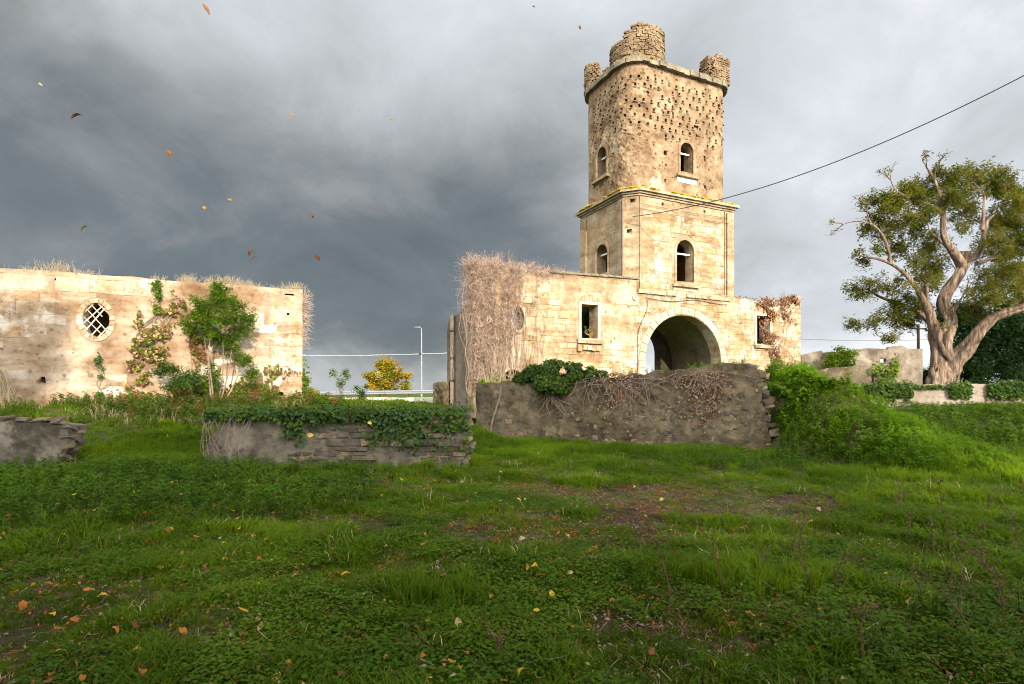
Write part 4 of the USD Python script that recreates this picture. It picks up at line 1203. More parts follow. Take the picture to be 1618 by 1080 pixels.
# ================================================================== a house added unseen behind the camera to cast shade on the courtyard
hs = thing('added_shade_house', 'tall plain house added behind the viewpoint to shade the grass', 'house', loc=(0, -24, 0))
HX, HL, HT, HB = 20.35, 12.5, 18.4, 15.1
obj('wall', bx(HL, HX, -9, 0, -0.2, HT), M['house'], hs)
obj('wall', bx(-32, HL - .003, -8, -0.2, -0.2, HB), M['house'], hs)
for x0_, x1_, yb, yf, z_, zr_ in ((HL - .2, HX + .15, -9.4, 0.3, HT + .003, HT + .7), (-32.2, HL - .21, -8.4, 0.1, HB + .003, HB + .6)):
    rf = extr(Polygon([(yb, z_), (yf, z_), ((yb + yf) / 2, zr_)]), x0_, x1_); v = rf.vertices
    obj('roof', trimesh.Trimesh(np.c_[v[:, 1], v[:, 0], v[:, 2]], rf.faces[:, ::-1], process=False), M['roof'], hs)
for zz in (1.2, 4.8, 8.4, 12.0):
    for xx in (-26, -21, -16, -11, -6, -1, 4, 9):
        w = obj('window', bx(xx - .55, xx + .55, -0.22, -0.17, zz, zz + 1.7), M['wood'], hs)
        obj('pane', bx(xx - .46, xx + .46, -0.168, -0.16, zz + .08, zz + 1.62), M['iron'], hs)
# ------------------------------------------------------------------ plant shapes
def leaf(L_=1.0, W_=0.5, droop=0.15, fold=0.06, wide=0.42):
    V = np.array([[0, 0, 0], [-W_ / 2, wide * L_, fold], [0, wide * L_, 0], [W_ / 2, wide * L_, fold], [0, L_, -droop]])
    return V, np.array([(0, 2, 1), (0, 3, 2), (1, 2, 4), (2, 3, 4)])


def ivyleaf(s_=1.0, cup=0.08):
    V = np.array([[0, 0.42, 0.0], [0, 0, 0], [-.42, .12, cup], [-.5, .5, cup], [-.22, .68, .02], [0, 1, -cup], [.22, .68, .02], [.5, .5, cup], [.42, .12, cup]]) * s_
    return V, np.array([(0, j + 1, j) for j in range(1, 8)] + [(0, 1, 8)])[:, ::-1]


def roundleaf(s_=1.0, n=6, cup=0.1):
    th = np.linspace(0, 2 * np.pi, n, endpoint=False)
    V = np.vstack([[0, 0, 0], np.c_[np.cos(th), np.sin(th), np.full(n, cup)] * s_])
    return V, np.array([(0, 1 + j, 1 + (j + 1) % n) for j in range(n)])


def put(parts):
    """[(V, F, Rotation, offset)] joined"""
    VV, FF, n = [], [], 0
    for V, f, rot, off in parts:
        VV.append((rot.apply(V) if rot is not None else V) + off); FF.append(f + n); n += len(V)
    return trimesh.Trimesh(np.vstack(VV), np.vstack(FF), process=False)


def grass_tuft(rng, n, h, spread, width=0.005, bend=0.6):
    VV, FF, k = [], [], 0
    for _ in range(n):
        a_, d = rng.uniform(0, 2 * np.pi), spread * math.sqrt(rng.random())
        b = rng.uniform(0, 2 * np.pi)
        H = h * rng.uniform(0.45, 1.15)
        lean = bend * rng.uniform(0.2, 1.0) * H
        dirv = np.array([math.cos(b), math.sin(b), 0]); side = np.array([-dirv[1], dirv[0], 0])
        p = np.array([math.cos(a_) * d, math.sin(a_) * d, -0.01])
        w = width * rng.uniform(0.6, 1.3)
        m = p + dirv * lean * 0.35 + [0, 0, H * 0.62]
        t = p + dirv * lean + [0, 0, H * rng.uniform(0.75, 1.0)]
        VV += [p - side * w, p + side * w, m - side * w * .8, m + side * w * .8, t]
        FF += [(k, k + 1, k + 3), (k, k + 3, k + 2), (k + 2, k + 3, k + 4)]
        k += 5
    return trimesh.Trimesh(np.array(VV), np.array(FF), process=False)


def clover_tuft(rng, n, spread, h, size):
    parts = []
    for _ in range(n):
        a_, d = rng.uniform(0, 2 * np.pi), spread * math.sqrt(rng.random())
        V, f = roundleaf(size * rng.uniform(0.5, 1.2), 5, rng.uniform(-0.2, 0.3))
        parts.append((V * [1, rng.uniform(.6, 1), 1], f, R.from_euler('zx', [rng.uniform(0, 6.3), rng.normal(0, 0.4)]), np.array([math.cos(a_) * d, math.sin(a_) * d, h * rng.uniform(0.15, 1.0)])))
    return put(parts)


def nettle(rng, H, nodes, size):
    parts = []
    lean = rng.normal(0, 0.12, 2)
    for i in range(nodes):
        k = (i + 1) / nodes
        z = H * k
        for j in range(4 if i > 0 else 2):
            V, f = leaf(size * rng.uniform(0.7, 1.2) * (1.05 - 0.5 * abs(k - 0.6)), size * 0.55 * rng.uniform(.8, 1.2), droop=size * 0.3, fold=size * 0.08)
            parts.append((V, f, R.from_euler('z', i * 0.9 + j * np.pi / 2 + rng.normal(0, .35)) * R.from_euler('x', rng.normal(0.12, 0.3)), np.array([lean[0] * z, lean[1] * z, z + rng.normal(0, 0.02)])))
    st = tube(np.array([[0, 0, -0.02], [lean[0] * H * .5, lean[1] * H * .5, H * .5], [lean[0] * H, lean[1] * H, H]]), [0.004, 0.003, 0.002], 3, cap=False)
    parts.append((st.vertices, st.faces, None, np.zeros(3)))
    return put(parts)


def leaf_spray(rng, n, rad, size, wid=0.5, twig=True):
    parts = []
    for _ in range(n):
        d = rng.normal(0, 1, 3); d /= np.linalg.norm(d)
        p = d * rad * rng.random() ** 0.5
        V, f = leaf(size * rng.uniform(.7, 1.25), size * wid * rng.uniform(.8, 1.2), droop=size * .2, fold=size * .07)
        parts.append((V, f, R.from_euler('zx', [rng.uniform(0, 6.3), rng.normal(-0.2, 0.5)]), p))
    if twig:
        for _ in range(3):
            d = rng.normal(0, 1, 3); d /= np.linalg.norm(d)
            t = tube(np.array([-d * rad * .4, d * rad * .8]), [0.008, 0.004], 3, cap=False)
            parts.append((t.vertices, t.faces, None, np.zeros(3)))
    return put(parts)


# ------------------------------------------------------------------ ground plants
def dirt(x, y):
    n = (meshkit.fbm(np.stack([x * 1.1, y * 1.1, np.zeros_like(x)], -1), 3, 77) - 0.5) * 1.3
    def e(cx, cy, rx, ry):
        return 1 - smoothstep(0.55, 1.25, np.hypot((x - cx) / rx, (y - cy) / ry) + n)
    return np.clip(np.maximum.reduce([e(2.7, 8.2, 1.9, 1.35), 0.75 * e(0.5, 8.9, 1.0, 0.7), 0.5 * e(0.8, 6.2, 1.6, 0.8), 0.6 * e(-1.2, 3.5, 0.9, 0.35), 0.5 * e(1.2, 3.9, 1.2, 0.4)]), 0, 1)


def weedy(x, y):
    n = (meshkit.fbm(np.stack([x * 0.7, y * 0.7, np.zeros_like(x) + 3], -1), 3, 79) - 0.5) * 1.4
    def e(cx, cy, rx, ry):
        return 1 - smoothstep(0.6, 1.15, np.hypot((x - cx) / rx, (y - cy) / ry) + n)
    return np.clip(np.maximum.reduce([e(-6.8, 8.4, 4.2, 3.0), e(5.2, 12.2, 2.6, 1.6), 0.8 * e(3.3, 3.6, 1.5, 0.8), e(-5.2, 10.6, 2.6, 0.9)]), 0, 1)


def blocked(x, y):
    """true under walls"""
    s_, t_ = to_local(x, y)
    a_ = (x - WA[0]) * _wd[0] + (y - WA[1]) * _wd[1]
    w_ = (x - WA[0]) * _wn[0] + (y - WA[1]) * _wn[1]
    b = (t_ > -0.1) & (t_ < 0.7) & (s_ < sR + .2)
    b |= (w_ > -0.02) & (w_ < 0.5) & (a_ > -.1) & (a_ < WLEN)
    b |= (x > -6.3) & (x < -0.88) & (y > 11.45) & (y < 12.05)
    b |= (x < -9.1) & (y > 11.25) & (y < 11.85)
    return b


def sample(rng, n, r0, r1, power=1.0, half=0.86):
    """points in the sector before the camera, thinning out with distance"""
    u_ = rng.random(n)
    e = 2 - power
    r_ = (r0 ** e + u_ * (r1 ** e - r0 ** e)) ** (1 / e)
    th = rng.uniform(-half, half, n)
    return r_ * np.sin(th), r_ * np.cos(th)


rg = np.random.default_rng(101)
tufts = [(grass_tuft(rg, 30, 0.06, 0.09, 0.0036, 0.9), M['grass']) for _ in range(3)] + [(grass_tuft(rg, 24, 0.10, 0.07, 0.0042, 1.1), M['grass']) for _ in range(2)] + [(grass_tuft(rg, 9, 0.11, 0.08, 0.0030, 1.2), M['straw']), (grass_tuft(rg, 14, 0.07, 0.10, 0.0034, 1.5), M['redstalk'])]
x, y = sample(rg, 80000, 2.3, 22, 1.0)
d = dirt(x, y); wd_ = weedy(x, y)
bare = meshkit.fbm(np.stack([x * 1.7, y * 1.7, np.zeros_like(x) + 9], -1), 3, 15)
keep = (rg.random(len(x)) > d * 0.93) & (rg.random(len(x)) > wd_ * 0.6) & ((bare < 0.55) | (rg.random(len(x)) < 0.22)) & ~blocked(x, y)
x, y = x[keep], y[keep]
hgt = 0.22 + 0.55 * meshkit.fbm(np.stack([x * 0.5, y * 0.5, np.zeros_like(x) + 2], -1), 3, 55) + 0.75 * smoothstep(.45, .75, meshkit.fbm(np.stack([x * 2.6, y * 2.6, np.zeros_like(x) + 6], -1), 2, 56))
hgt *= np.where(dirt(x, y) > .15, 0.6, 1.0) * rg.uniform(0.7, 1.25, len(x)) * (1 + 0.05 * np.hypot(x, y))
scatter('grass', tufts, np.c_[x, y, ground_z(x, y)], yaw_tilt(rg, len(x), 0.1), hgt, rg.choice(7, len(x), p=[.19, .19, .19, .19, .19, .02, .03]), label='short rough green grass covering the courtyard in shade', cat='grass')
# longer grass in a few places: foot of walls and the gap at the left
long_ = [(grass_tuft(rg, 26, 0.24, 0.08, 0.006, 0.5), M['grass']) for _ in range(3)]
parts_ = []
for cx_, cy_, rx_, ry_, n in ((-7.6, 12.6, 1.7, 1.2, 900), (0.2, 15.5, 1.6, 2.2, 900), (3.0, 14.6, 3.0, 0.9, 500), (-0.6, 4.3, 0.35, 0.3, 50), (1.9, 4.5, 0.6, 0.3, 60), (10.2, 11.5, 1.6, 1.4, 700), (7.5, 10.2, 2.0, 0.8, 300), (-3.5, 11.2, 2.6, .25, 160)):
    k = rg.uniform(0, 2 * np.pi, n); q = np.sqrt(rg.random(n))
    parts_.append(np.c_[cx_ + rx_ * q * np.cos(k), cy_ + ry_ * q * np.sin(k)])
xy = np.vstack(parts_); xy = xy[~blocked(xy[:, 0], xy[:, 1])]
scatter('tall_grass', long_, np.c_[xy, ground_z(xy[:, 0], xy[:, 1])], yaw_tilt(rg, len(xy), 0.12), rg.uniform(0.6, 1.2, len(xy)), rg.integers(0, 3, len(xy)), label='longer bright grass at the foot of the walls', cat='grass')
# broad-leaved ground cover
clv = [(clover_tuft(rg, 34, 0.11, 0.055, 0.010), M['clover']) for _ in range(3)] + [(clover_tuft(rg, 22, 0.09, 0.085, 0.015), M['clover']) for _ in range(2)]
x, y = sample(rg, 38000, 2.3, 15, 1.1)
pat = meshkit.fbm(np.stack([x * 0.9, y * 0.9, np.zeros_like(x) + 4], -1), 3, 65)
keep = (pat > 0.46 + .07 * smoothstep(4.5, 8.5, y)) & (rg.random(len(x)) > dirt(x, y) * 0.9) & ~blocked(x, y) & (ground_z(x, y) < 1.3)
x, y = x[keep], y[keep]
scatter('ground_cover', clv, np.c_[x, y, ground_z(x, y)], yaw_tilt(rg, len(x), 0.12), rg.uniform(0.5, 1.25, len(x)), rg.integers(0, 5, len(x)), label='low small-leaved ground cover mixed into the grass', cat='ground cover')
def scrap(rng):
    parts = []
    for _ in range(7):
        V, f = leaf(rng.uniform(.012, .035), rng.uniform(.006, .016), .004, .003)
        parts.append((V, f, R.from_euler('zx', [rng.uniform(0, 6.3), rng.normal(0, .5)]), np.r_[rng.normal(0, .08, 2), rng.uniform(.005, .03)]))
    for _ in range(3):
        a_ = rng.uniform(0, 6.3); q = np.r_[rng.normal(0, .07, 2), .015]
        t = tube(np.array([q, q + [math.cos(a_) * .06, math.sin(a_) * .06, rng.normal(0, .015)]]), .0015, 3, cap=False)
        parts.append((t.vertices, t.faces, None, np.zeros(3)))
    return put(parts)
x, y = sample(rg, 9000, 2.4, 13, 1.15)
keep = rg.random(len(x)) < .35 + .65 * dirt(x, y); x, y = x[keep], y[keep]
scatter('leaf_litter', [(scrap(rg), m) for m in (M['dead']['brown'], M['vine_stem'], M['dead']['brown'], M['dead']['orange'])], np.c_[x, y, ground_z(x, y) + .015], yaw_tilt(rg, len(x), .15), rg.uniform(.7, 1.5, len(x)), rg.integers(0, 4, len(x)), label='scraps of dead leaves and straw littering the soil between the grass', cat='leaf litter')
# weeds
net = [nettle(rg, rg.uniform(0.22, 0.4), 5, 0.075) for _ in range(4)]


def weeds(name, n, cand, mat, label, sc=(0.7, 1.3), seed=0):
    r_ = np.random.default_rng(seed)
    x, y = cand(r_, n)
    k = ~blocked(x, y); x, y = x[k], y[k]
    scatter(name, [(m, mat) for m in net], np.c_[x, y, ground_z(x, y) - 0.02], yaw_tilt(r_, len(x), 0.16), r_.uniform(*sc, len(x)), r_.integers(0, 4, len(x)), label=label, cat='weeds')


def c_left(r_, n):
    x, y = r_.uniform(-12, -1.5, n), r_.uniform(4.8, 12.2, n)
    k = (r_.random(n) < weedy(x, y)) & (x < 0)
    return x[k], y[k]
weeds('weed_patch', 5200, c_left, M['weed'], 'dark green nettle patch before the low wall at the left', (0.6, 1.15), 1)


def c_right(r_, n):
    x, y = r_.uniform(1.5, 8.6, n), r_.uniform(2.8, 14.6, n)
    k = (r_.random(n) < weedy(x, y)) & ~((y < 6) & (r_.random(n) < .5))
    return x[k], y[k]
weeds('weed_patch', 4200, c_right, M['weed'], 'green weeds at the foot of the dark wall and lower right', (0.4, 1.0), 2)


def c_dots(r_, n):
    x, y = sample(r_, n, 2.4, 13, 1.2)
    k = (meshkit.fbm(np.stack([x * 1.3, y * 1.3, 0 * x + 8], -1), 3, 95) > .5) & (r_.random(n) > dirt(x, y))
    return x[k], y[k]
weeds('scattered_weeds', 4200, c_dots, M['weed'], 'single small leafy weeds dotted through the grass', (0.16, 0.5), 11)


def c_mound(r_, n):
    x, y = r_.uniform(5.8, 12.5, n), r_.uniform(9.8, 21, n)
    k = ((mound(x, y) > 0.06) | ((ground_z(x, y) > .3) & (x > 6.3) & (y < 18))) & (meshkit.fbm(np.stack([x * 1.8, y * 1.8, 0 * x], -1), 3, 97) > .40)
    return x[k], y[k]
weeds('mound_weeds', 11000, c_mound, M['weed_bright'], 'bright green weeds covering the mound beside the dark wall', (0.5, 1.1), 3)


big_net = [nettle(rg, rg.uniform(0.3, 0.5), 4, 0.15) for _ in range(3)]
r_ = np.random.default_rng(12)
x, y = r_.uniform(5.8, 12.5, 2600), r_.uniform(9.8, 21, 2600)
k = ((mound(x, y) > .1) | ((ground_z(x, y) > .3) & (x > 6.3) & (y < 18))) & (meshkit.fbm(np.stack([x * .9, y * .9, 0 * x], -1), 3, 98) > .48) & ~blocked(x, y); x, y = x[k], y[k]
scatter('broad_weeds', [(m, M['weed_bright']) for m in big_net] * 2 + [(long_[0][0], M['grass'])], np.c_[x, y, ground_z(x, y) - .02], yaw_tilt(r_, len(x), .2), r_.uniform(.35, .75, len(x)), r_.integers(0, 7, len(x)), label='taller broad-leaved weeds standing out of the mound', cat='weeds')
x, y = r_.uniform(8.8, 24, 2400), r_.uniform(12.6, 23.5, 2400)
k = (mound(x, y) < .15) & (meshkit.fbm(np.stack([x * .6, y * .6, 0 * x], -1), 3, 99) > .5) & ~blocked(x, y); x, y = x[k], y[k]
scatter('broad_weeds', [(m, M['bush']) for m in big_net] + [(m, M['weed']) for m in big_net], np.c_[x, y, ground_z(x, y) - .02], yaw_tilt(r_, len(x), .2), r_.uniform(.6, 1.2, len(x)) * (1 - .4 * smoothstep(17, 23, y)), r_.integers(0, 6, len(x)), label='big-leaved weeds on the bank right of the mound', cat='weeds')


r_ = np.random.default_rng(13)
a_ = r_.uniform(WLEN + .2, WLEN + 1.6, 1100)[:900]; w_ = r_.uniform(.0, 1.2, 900)
p = WA + a_[:, None] * _wd + w_[:, None] * _wn
scatter('mound_weeds', [(m, M['weed_bright']) for m in net + big_net[:1]], np.c_[p, ground_z(p[:, 0], p[:, 1]) - .05], yaw_tilt(r_, 900, .35), r_.uniform(.5, 1.1, 900), r_.integers(0, 5, 900), label='green weeds closing in on the broken end of the dark wall', cat='weeds')


def c_bank(r_, n):
    x, y = r_.uniform(8.5, 24, n), r_.uniform(12.2, 24.5, n)
    k = (mound(x, y) < 0.2) & (r_.random(n) < smoothstep(12.0, 14.5, y)) & (meshkit.fbm(np.stack([x * .5, y * .5, 0 * x], -1), 3, 91) > 0.36)
    return x[k], y[k]
weeds('bank_weeds', 6500, c_bank, M['weed'], 'leafy weeds on the bank below the garden wall at the right', (0.6, 1.15), 4)


def c_top(r_, n):
    a_ = r_.uniform(0.0, WLEN + .6, n); w_ = r_.uniform(0.12, 2.2, n) ** 1.0
    p = WA + a_[:, None] * _wd + w_[:, None] * _wn
    k = meshkit.fbm(np.c_[a_ * 1.3, w_, 0 * a_], 3, 17) > 0.42
    return p[k, 0], p[k, 1]
def weeds_top():
    r_ = np.random.default_rng(5)
    a_ = r_.uniform(0.0, WLEN - .2, 420); w_ = r_.uniform(0.05, 0.5, 420)
    k = (meshkit.fbm(np.c_[a_ * 1.1, 0 * w_, 0 * a_], 3, 17) > 0.40); a_, w_ = a_[k], w_[k]
    p = WA + a_[:, None] * _wd + w_[:, None] * _wn
    zt = np.interp(a_, [q[0] for q in tp[::-1]], [q[1] for q in tp[::-1]])
    scatter('wall_top_weeds', [(m, M['weed_bright']) for m in net] + [(m[0], M['grass']) for m in long_[:2]], np.c_[p, zt - 0.06], yaw_tilt(r_, len(a_), .3), r_.uniform(0.3, 0.75, len(a_)), r_.integers(0, 6, len(a_)), label='small green weeds along the top of the dark wall', cat='weeds')
weeds_top()
weeds('terrace_weeds', 1500, c_top, M['weed_bright'], 'green weeds on the terrace between the dark wall and gatehouse', (0.4, 1.0), 6)


def c_leftbank(r_, n):
    s_ = r_.uniform(-22, -12.6, n); t_ = r_.uniform(-4.2, -0.15, n)
    p = Q0 + s_[:, None] * D1 + t_[:, None] * D2
    k = (r_.random(n) < 0.25 + smoothstep(-3.4, -1.8, t_)) & (meshkit.fbm(np.c_[s_ * .7, t_ * .7, 0 * s_], 3, 27) > 0.38)
    return p[k, 0], p[k, 1]
weeds('bank_growth', 2600, c_leftbank, M['bush'], 'tangled green weeds along the foot of the pale wall', (0.5, 1.25), 7)
r_ = np.random.default_rng(8)                                # dry brown bracken in the same bank
s_ = r_.uniform(-20, -12.8, 800); t_ = r_.uniform(-2.6, -0.15, 800)
kk = meshkit.fbm(np.c_[s_ * .6, t_ * .6, 0 * s_ + 3], 3, 29) > 0.47
p = (Q0 + s_[:, None] * D1 + t_[:, None] * D2)[kk]
scatter('dry_bracken', [(net[0], M['rust'])] + [(m, M['bush']) for m in net[1:]] + [(grass_tuft(r_, 14, .3, .12, .005, .9), M['straw'])], np.c_[p, ground_z(p[:, 0], p[:, 1])], yaw_tilt(r_, len(p), .3), r_.uniform(.6, 1.3, len(p)), r_.integers(0, 5, len(p)), label='dry reddish brown growth at the foot of the pale wall', cat='weeds')
# far field beyond the gap
r_ = np.random.default_rng(9)
x, y = r_.uniform(-12, 0, 420), r_.uniform(22, 30.8, 420)
s_, t_ = to_local(x, y); k = t_ > 0.9; x, y = x[k], y[k]
scatter('field_weeds', [(m, M['lime']) for m in net[:2]] + [(grass_tuft(r_, 30, .4, .12, .006, .8), M['straw'])], np.c_[x, y, ground_z(x, y)], yaw_tilt(r_, len(x), .2), r_.uniform(.25, 0.55, len(x)), r_.integers(0, 3, len(x)), label='yellow green growth beyond the gap between the walls', cat='weeds')

# ------------------------------------------------------------------ climbers
def leaves_on(parent, name, P, N, size, mats, rng, kind='ivy', droop=0.5):
    sh = [ivyleaf(1.0, c) for c in (0.05, 0.14, -0.08)] if kind == 'ivy' else [leaf(1.0, .55, .18, .08), leaf(1.0, .45, .3, .1), leaf(1.0, .62, .05, .05)]
    protos = [(s_, m) for m in mats for s_ in sh]
    N = np.asarray(N, float) + rng.normal(0, 0.45, (len(P), 3))
    scatter(name, protos, P, facing(N, rng), size, rng.integers(0, len(protos), len(P)), parent)


def W3(s_, t_, z):
    return np.c_[Q0[0] + s_ * D1[0] + t_ * D2[0], Q0[1] + s_ * D1[1] + t_ * D2[1], z]


rv = np.random.default_rng(201)
# ivy on the low wall
iv = thing('ivy', 'dark ivy draped over the top of the low grey wall', 'ivy')
n = 4600
x = rv.uniform(-6.3, -0.85, n); w = meshkit.fbm(np.c_[x * 1.1, 0 * x, 0 * x], 3, 3)
hang = np.abs(rv.normal(0, 1, n)) * (0.10 + 0.22 * smoothstep(-3.2, -1.2, x) * (w > .42) + 0.18 * (w > .55))
onface = rv.random(n) < 0.6
P = np.c_[x, np.where(onface, 11.46 - np.abs(rv.normal(0, 0.05, n)), rv.uniform(11.45, 12.05, n)), np.where(onface, 1.18 - hang, 1.16 + np.abs(rv.normal(0, 0.07, n)))]
P = P[(P[:, 2] > 0.3) & ((meshkit.fbm(P * 2.4, 3, 19) > .42) | (rv.random(len(P)) < .25))]
leaves_on(iv, 'foliage', P, np.where((P[:, 2] < 1.15)[:, None], [0, -1, 0.5], [0, -0.3, 1]), rv.uniform(0.045, 0.10, len(P)), [M['ivy'], M['ivy'], M['bush'], M['bush']], rv)
ls, wsd = [], []
for k in range(22):
    a = -6.3 + abs(rv.normal(0, .45)) if k < 26 else rv.uniform(-6, -1)
    z1 = rv.uniform(0.1, 0.7)
    q = spline([[a, 11.7, 1.14], [a + rv.normal(0, .08), 11.44, 1.1], [a + rv.normal(0, .12), 11.41, (1.1 + z1) / 2], [a + rv.normal(0, .2), 11.42, z1]], 9)
    ls.append(q); wsd.append(np.linspace(.016, .006, 9))
curves('stems', ls, wsd, M['vine_stem'], iv)
# ivy bush on the dark wall
ib = thing('ivy_bush', 'bushy green ivy hanging over the dark wall left of the gateway', 'ivy')
def dwp(u, v, t=0.0):
    a_, z = DW(u, v, t); p = WA + a_ * _wd + t * _wn
    return np.array([p[0], p[1], z])
Pn, Nn = [], []
for (u, v, r_, t) in ((845, 592, .42, .2), (875, 588, .5, .1), (905, 590, .45, .15), (862, 606, .42, -.1), (930, 592, .32, .2), (885, 608, .36, -.1), (825, 600, .3, .2), (950, 594, .22, .2)):
    c = dwp(u, v, t); k = int(2600 * r_ * r_ / .2)
    d = rv.normal(0, 1, (k, 3)); d /= np.linalg.norm(d, axis=1, keepdims=True)
    Pn.append(c + d * r_ * (0.55 + 0.5 * rv.random((k, 1))) * [1, .9, .8]); Nn.append(d + [0, 0, 0.5])
P = np.vstack(Pn); N = np.vstack(Nn)
k = meshkit.fbm(P * 3.2, 3, 5) > 0.40
leaves_on(ib, 'foliage', P[k], N[k], rv.uniform(0.05, 0.10, k.sum()), [M['ivy'], M['bush'], M['bush']], rv)
ls = [spline([dwp(870 + rv.normal(0, 15), 640 + rv.normal(0, 8), -.05), dwp(868, 610, -.05), dwp(868 + rv.normal(0, 22), 588, .1)], 8) for _ in range(24)]
curves('stems', ls, [np.linspace(.02, .008, 8)] * 24, M['vine_stem'], ib)
# dry creeper stems on the dark wall
dc = thing('bare_creeper', 'bare brown creeper stems spread over the dark wall below the arch', 'creeper')
ls, wsd = [], []
for k in range(100):
    u0 = rv.normal(985, 28); v0 = rv.uniform(592, 615)
    if k > 60:
        u0 = rv.normal(1110, 24); v0 = rv.uniform(582, 600)
    u1, v1 = u0 + rv.normal(0, 38), v0 + abs(rv.normal(25, 30))
    q = spline([dwp(u0, v0, -.05), dwp((u0 + u1) / 2 + rv.normal(0, 10), (v0 + v1) / 2 + rv.normal(0, 6), -.07 - .05 * rv.random()), dwp(u1, v1, -.05)], 7)
    ls.append(q); wsd.append(np.linspace(.014, .005, 7))
curves('stems', ls, wsd, M['vine_stem'], dc, kind='stuff')
n = 900
u0 = np.where(rv.random(n) < .6, rv.normal(1112, 20, n), rv.normal(975, 16, n)); v0 = 588 + np.abs(rv.normal(0, 38, n))
P = np.array([dwp(a_, b_, -.06) for a_, b_ in zip(u0, v0)])
leaves_on(dc, 'dead_leaves', P, np.tile([-.3, -1, .2], (n, 1)), rv.uniform(.03, .07, n), [M['dead']['brown'], M['vine_stem']], rv)

# the great tangle of bare twigs on the left end of the gatehouse
tg = thing('bare_vine', 'huge tangle of bare pinkish twigs covering the left end of the gatehouse', 'climber', loc=(0, 0, 0))
ls, wsd = [], []
for k in range(120):                                       # main stems
    s_ = sL + abs(rv.normal(0.0, 1.1)); z1 = rv.uniform(3.6, 6.4)
    pts = [(s_ + rv.normal(0, .15), 1.4)]
    while pts[-1][1] < z1:
        pts.append((pts[-1][0] + rv.normal(0, .10), pts[-1][1] + .5))
    q = spline([W(a_, -0.06 - .04 * rv.random(), z) for a_, z in pts], len(pts) * 3)
    w0 = rv.uniform(.010, .034); ls.append(q); wsd.append(np.linspace(w0, w0 * .4, len(q)))
curves('stems', ls, wsd, M['vine_stem'], tg)
ls, wsd = [], []



def edge_r(z):
    """how far the twigs reach to the right at height z"""
    return np.interp(z, [1.6, 2.5, 3.2, 4.0, 5.0, 5.8, 6.3, 6.6], [0.55, 0.95, 1.5, 2.1, 2.6, 2.9, 3.9, 4.3])
def twig(p, d, length, w0, n=7, curl=.35, grav=-.15):
    q = [p]
    d = d / np.linalg.norm(d)
    for i in range(n - 1):
        d = d + rv.normal(0, curl, 3) * .75 + [0, 0, grav * .25]
        d /= np.linalg.norm(d)
        q.append(q[-1] + d * length / (n - 1))
    return np.array(q), np.linspace(w0, w0 * .4, n)
nrm3 = np.array([-D2[0], -D2[1], 0.0]); d13 = np.array([D1[0], D1[1], 0.0])
for k in range(3900):                                      # drooping twigs on the wall face
    z = 1.7 + 4.6 * rv.random() ** 0.75
    er = edge_r(z)
    f = abs(rv.normal(0, .48)); f = f if f < 1 else rv.random()
    s_ = sL - .05 + f * er
    if meshkit.noise(np.array([s_ * 2.6, z * .5, 1.0]), 3) < 0.46 - .03 * (z - 3) and f > .3:
        continue
    p = W(s_, -0.03 - rv.random() * (.10 + .34 * (1 - f)), z)
    d = np.array([0, 0, -1.0]) + nrm3 * rv.uniform(-.05, .45) + d13 * rv.normal(0, .75)
    if z > 5.2:
        d = d + [0, 0, rv.uniform(0, 1.2)]
    q, w = twig(p, d, rv.uniform(.18, .62), rv.uniform(.006, .016), 8, .95, -.5)
    ls.append(q); wsd.append(w)
for k in range(1900):                                      # brush standing out above the top
    f = rv.random() ** 1.3
    s_ = sL - .15 + f * 4.6
    h = (0.75 - .55 * smoothstep(1.8, 4.4, s_ - sL)) * (0.55 + 0.8 * meshkit.noise(np.array([s_ * 1.8, 0, 0.0]), 4))
    p = W(s_, rv.uniform(-.35, .6), 6.15 + rv.random() * .25)
    d = np.array([0, 0, 1.0]) + d13 * rv.normal(-.15, .45) + nrm3 * rv.normal(.15, .45)
    q, w = twig(p, d, h * rv.uniform(.4, 1.3), rv.uniform(.005, .011), 8, .85, .15)
    ls.append(q); wsd.append(w)
for k in range(1200):                                      # brush over the left edge
    z = 1.7 + 4.7 * rv.random() ** .7
    if z < 4 and rv.random() < .6:
        continue
    p = W(sL + .05, rv.uniform(-.15, .5), z)
    d = -d13 * rv.uniform(.4, 1.2) + np.array([0, 0, rv.normal(.0, .45)]) + nrm3 * rv.normal(.25, .3)
    q, w = twig(p, d, rv.uniform(.2, .85) * (0.5 + smoothstep(2.5, 5.5, z) * .75), rv.uniform(.005, .011), 8, .85, -.2)
    ls.append(q); wsd.append(w)
curves('twigs', ls[::2], wsd[::2], M['twig'], tg, kind='stuff')
curves('twigs', ls[1::2], wsd[1::2], M['twig_pale'], tg, kind='stuff')
n = 500
P = np.vstack([W3(sL + rv.uniform(.1, 1.7, n), -.05 - rv.random(n) * .2, 1.55 + np.abs(rv.normal(0, .3, n)))])
leaves_on(tg, 'young_leaves', P, np.tile([0, -1, .6], (n, 1)), rv.uniform(.04, .09, n), [M['lime']], rv)


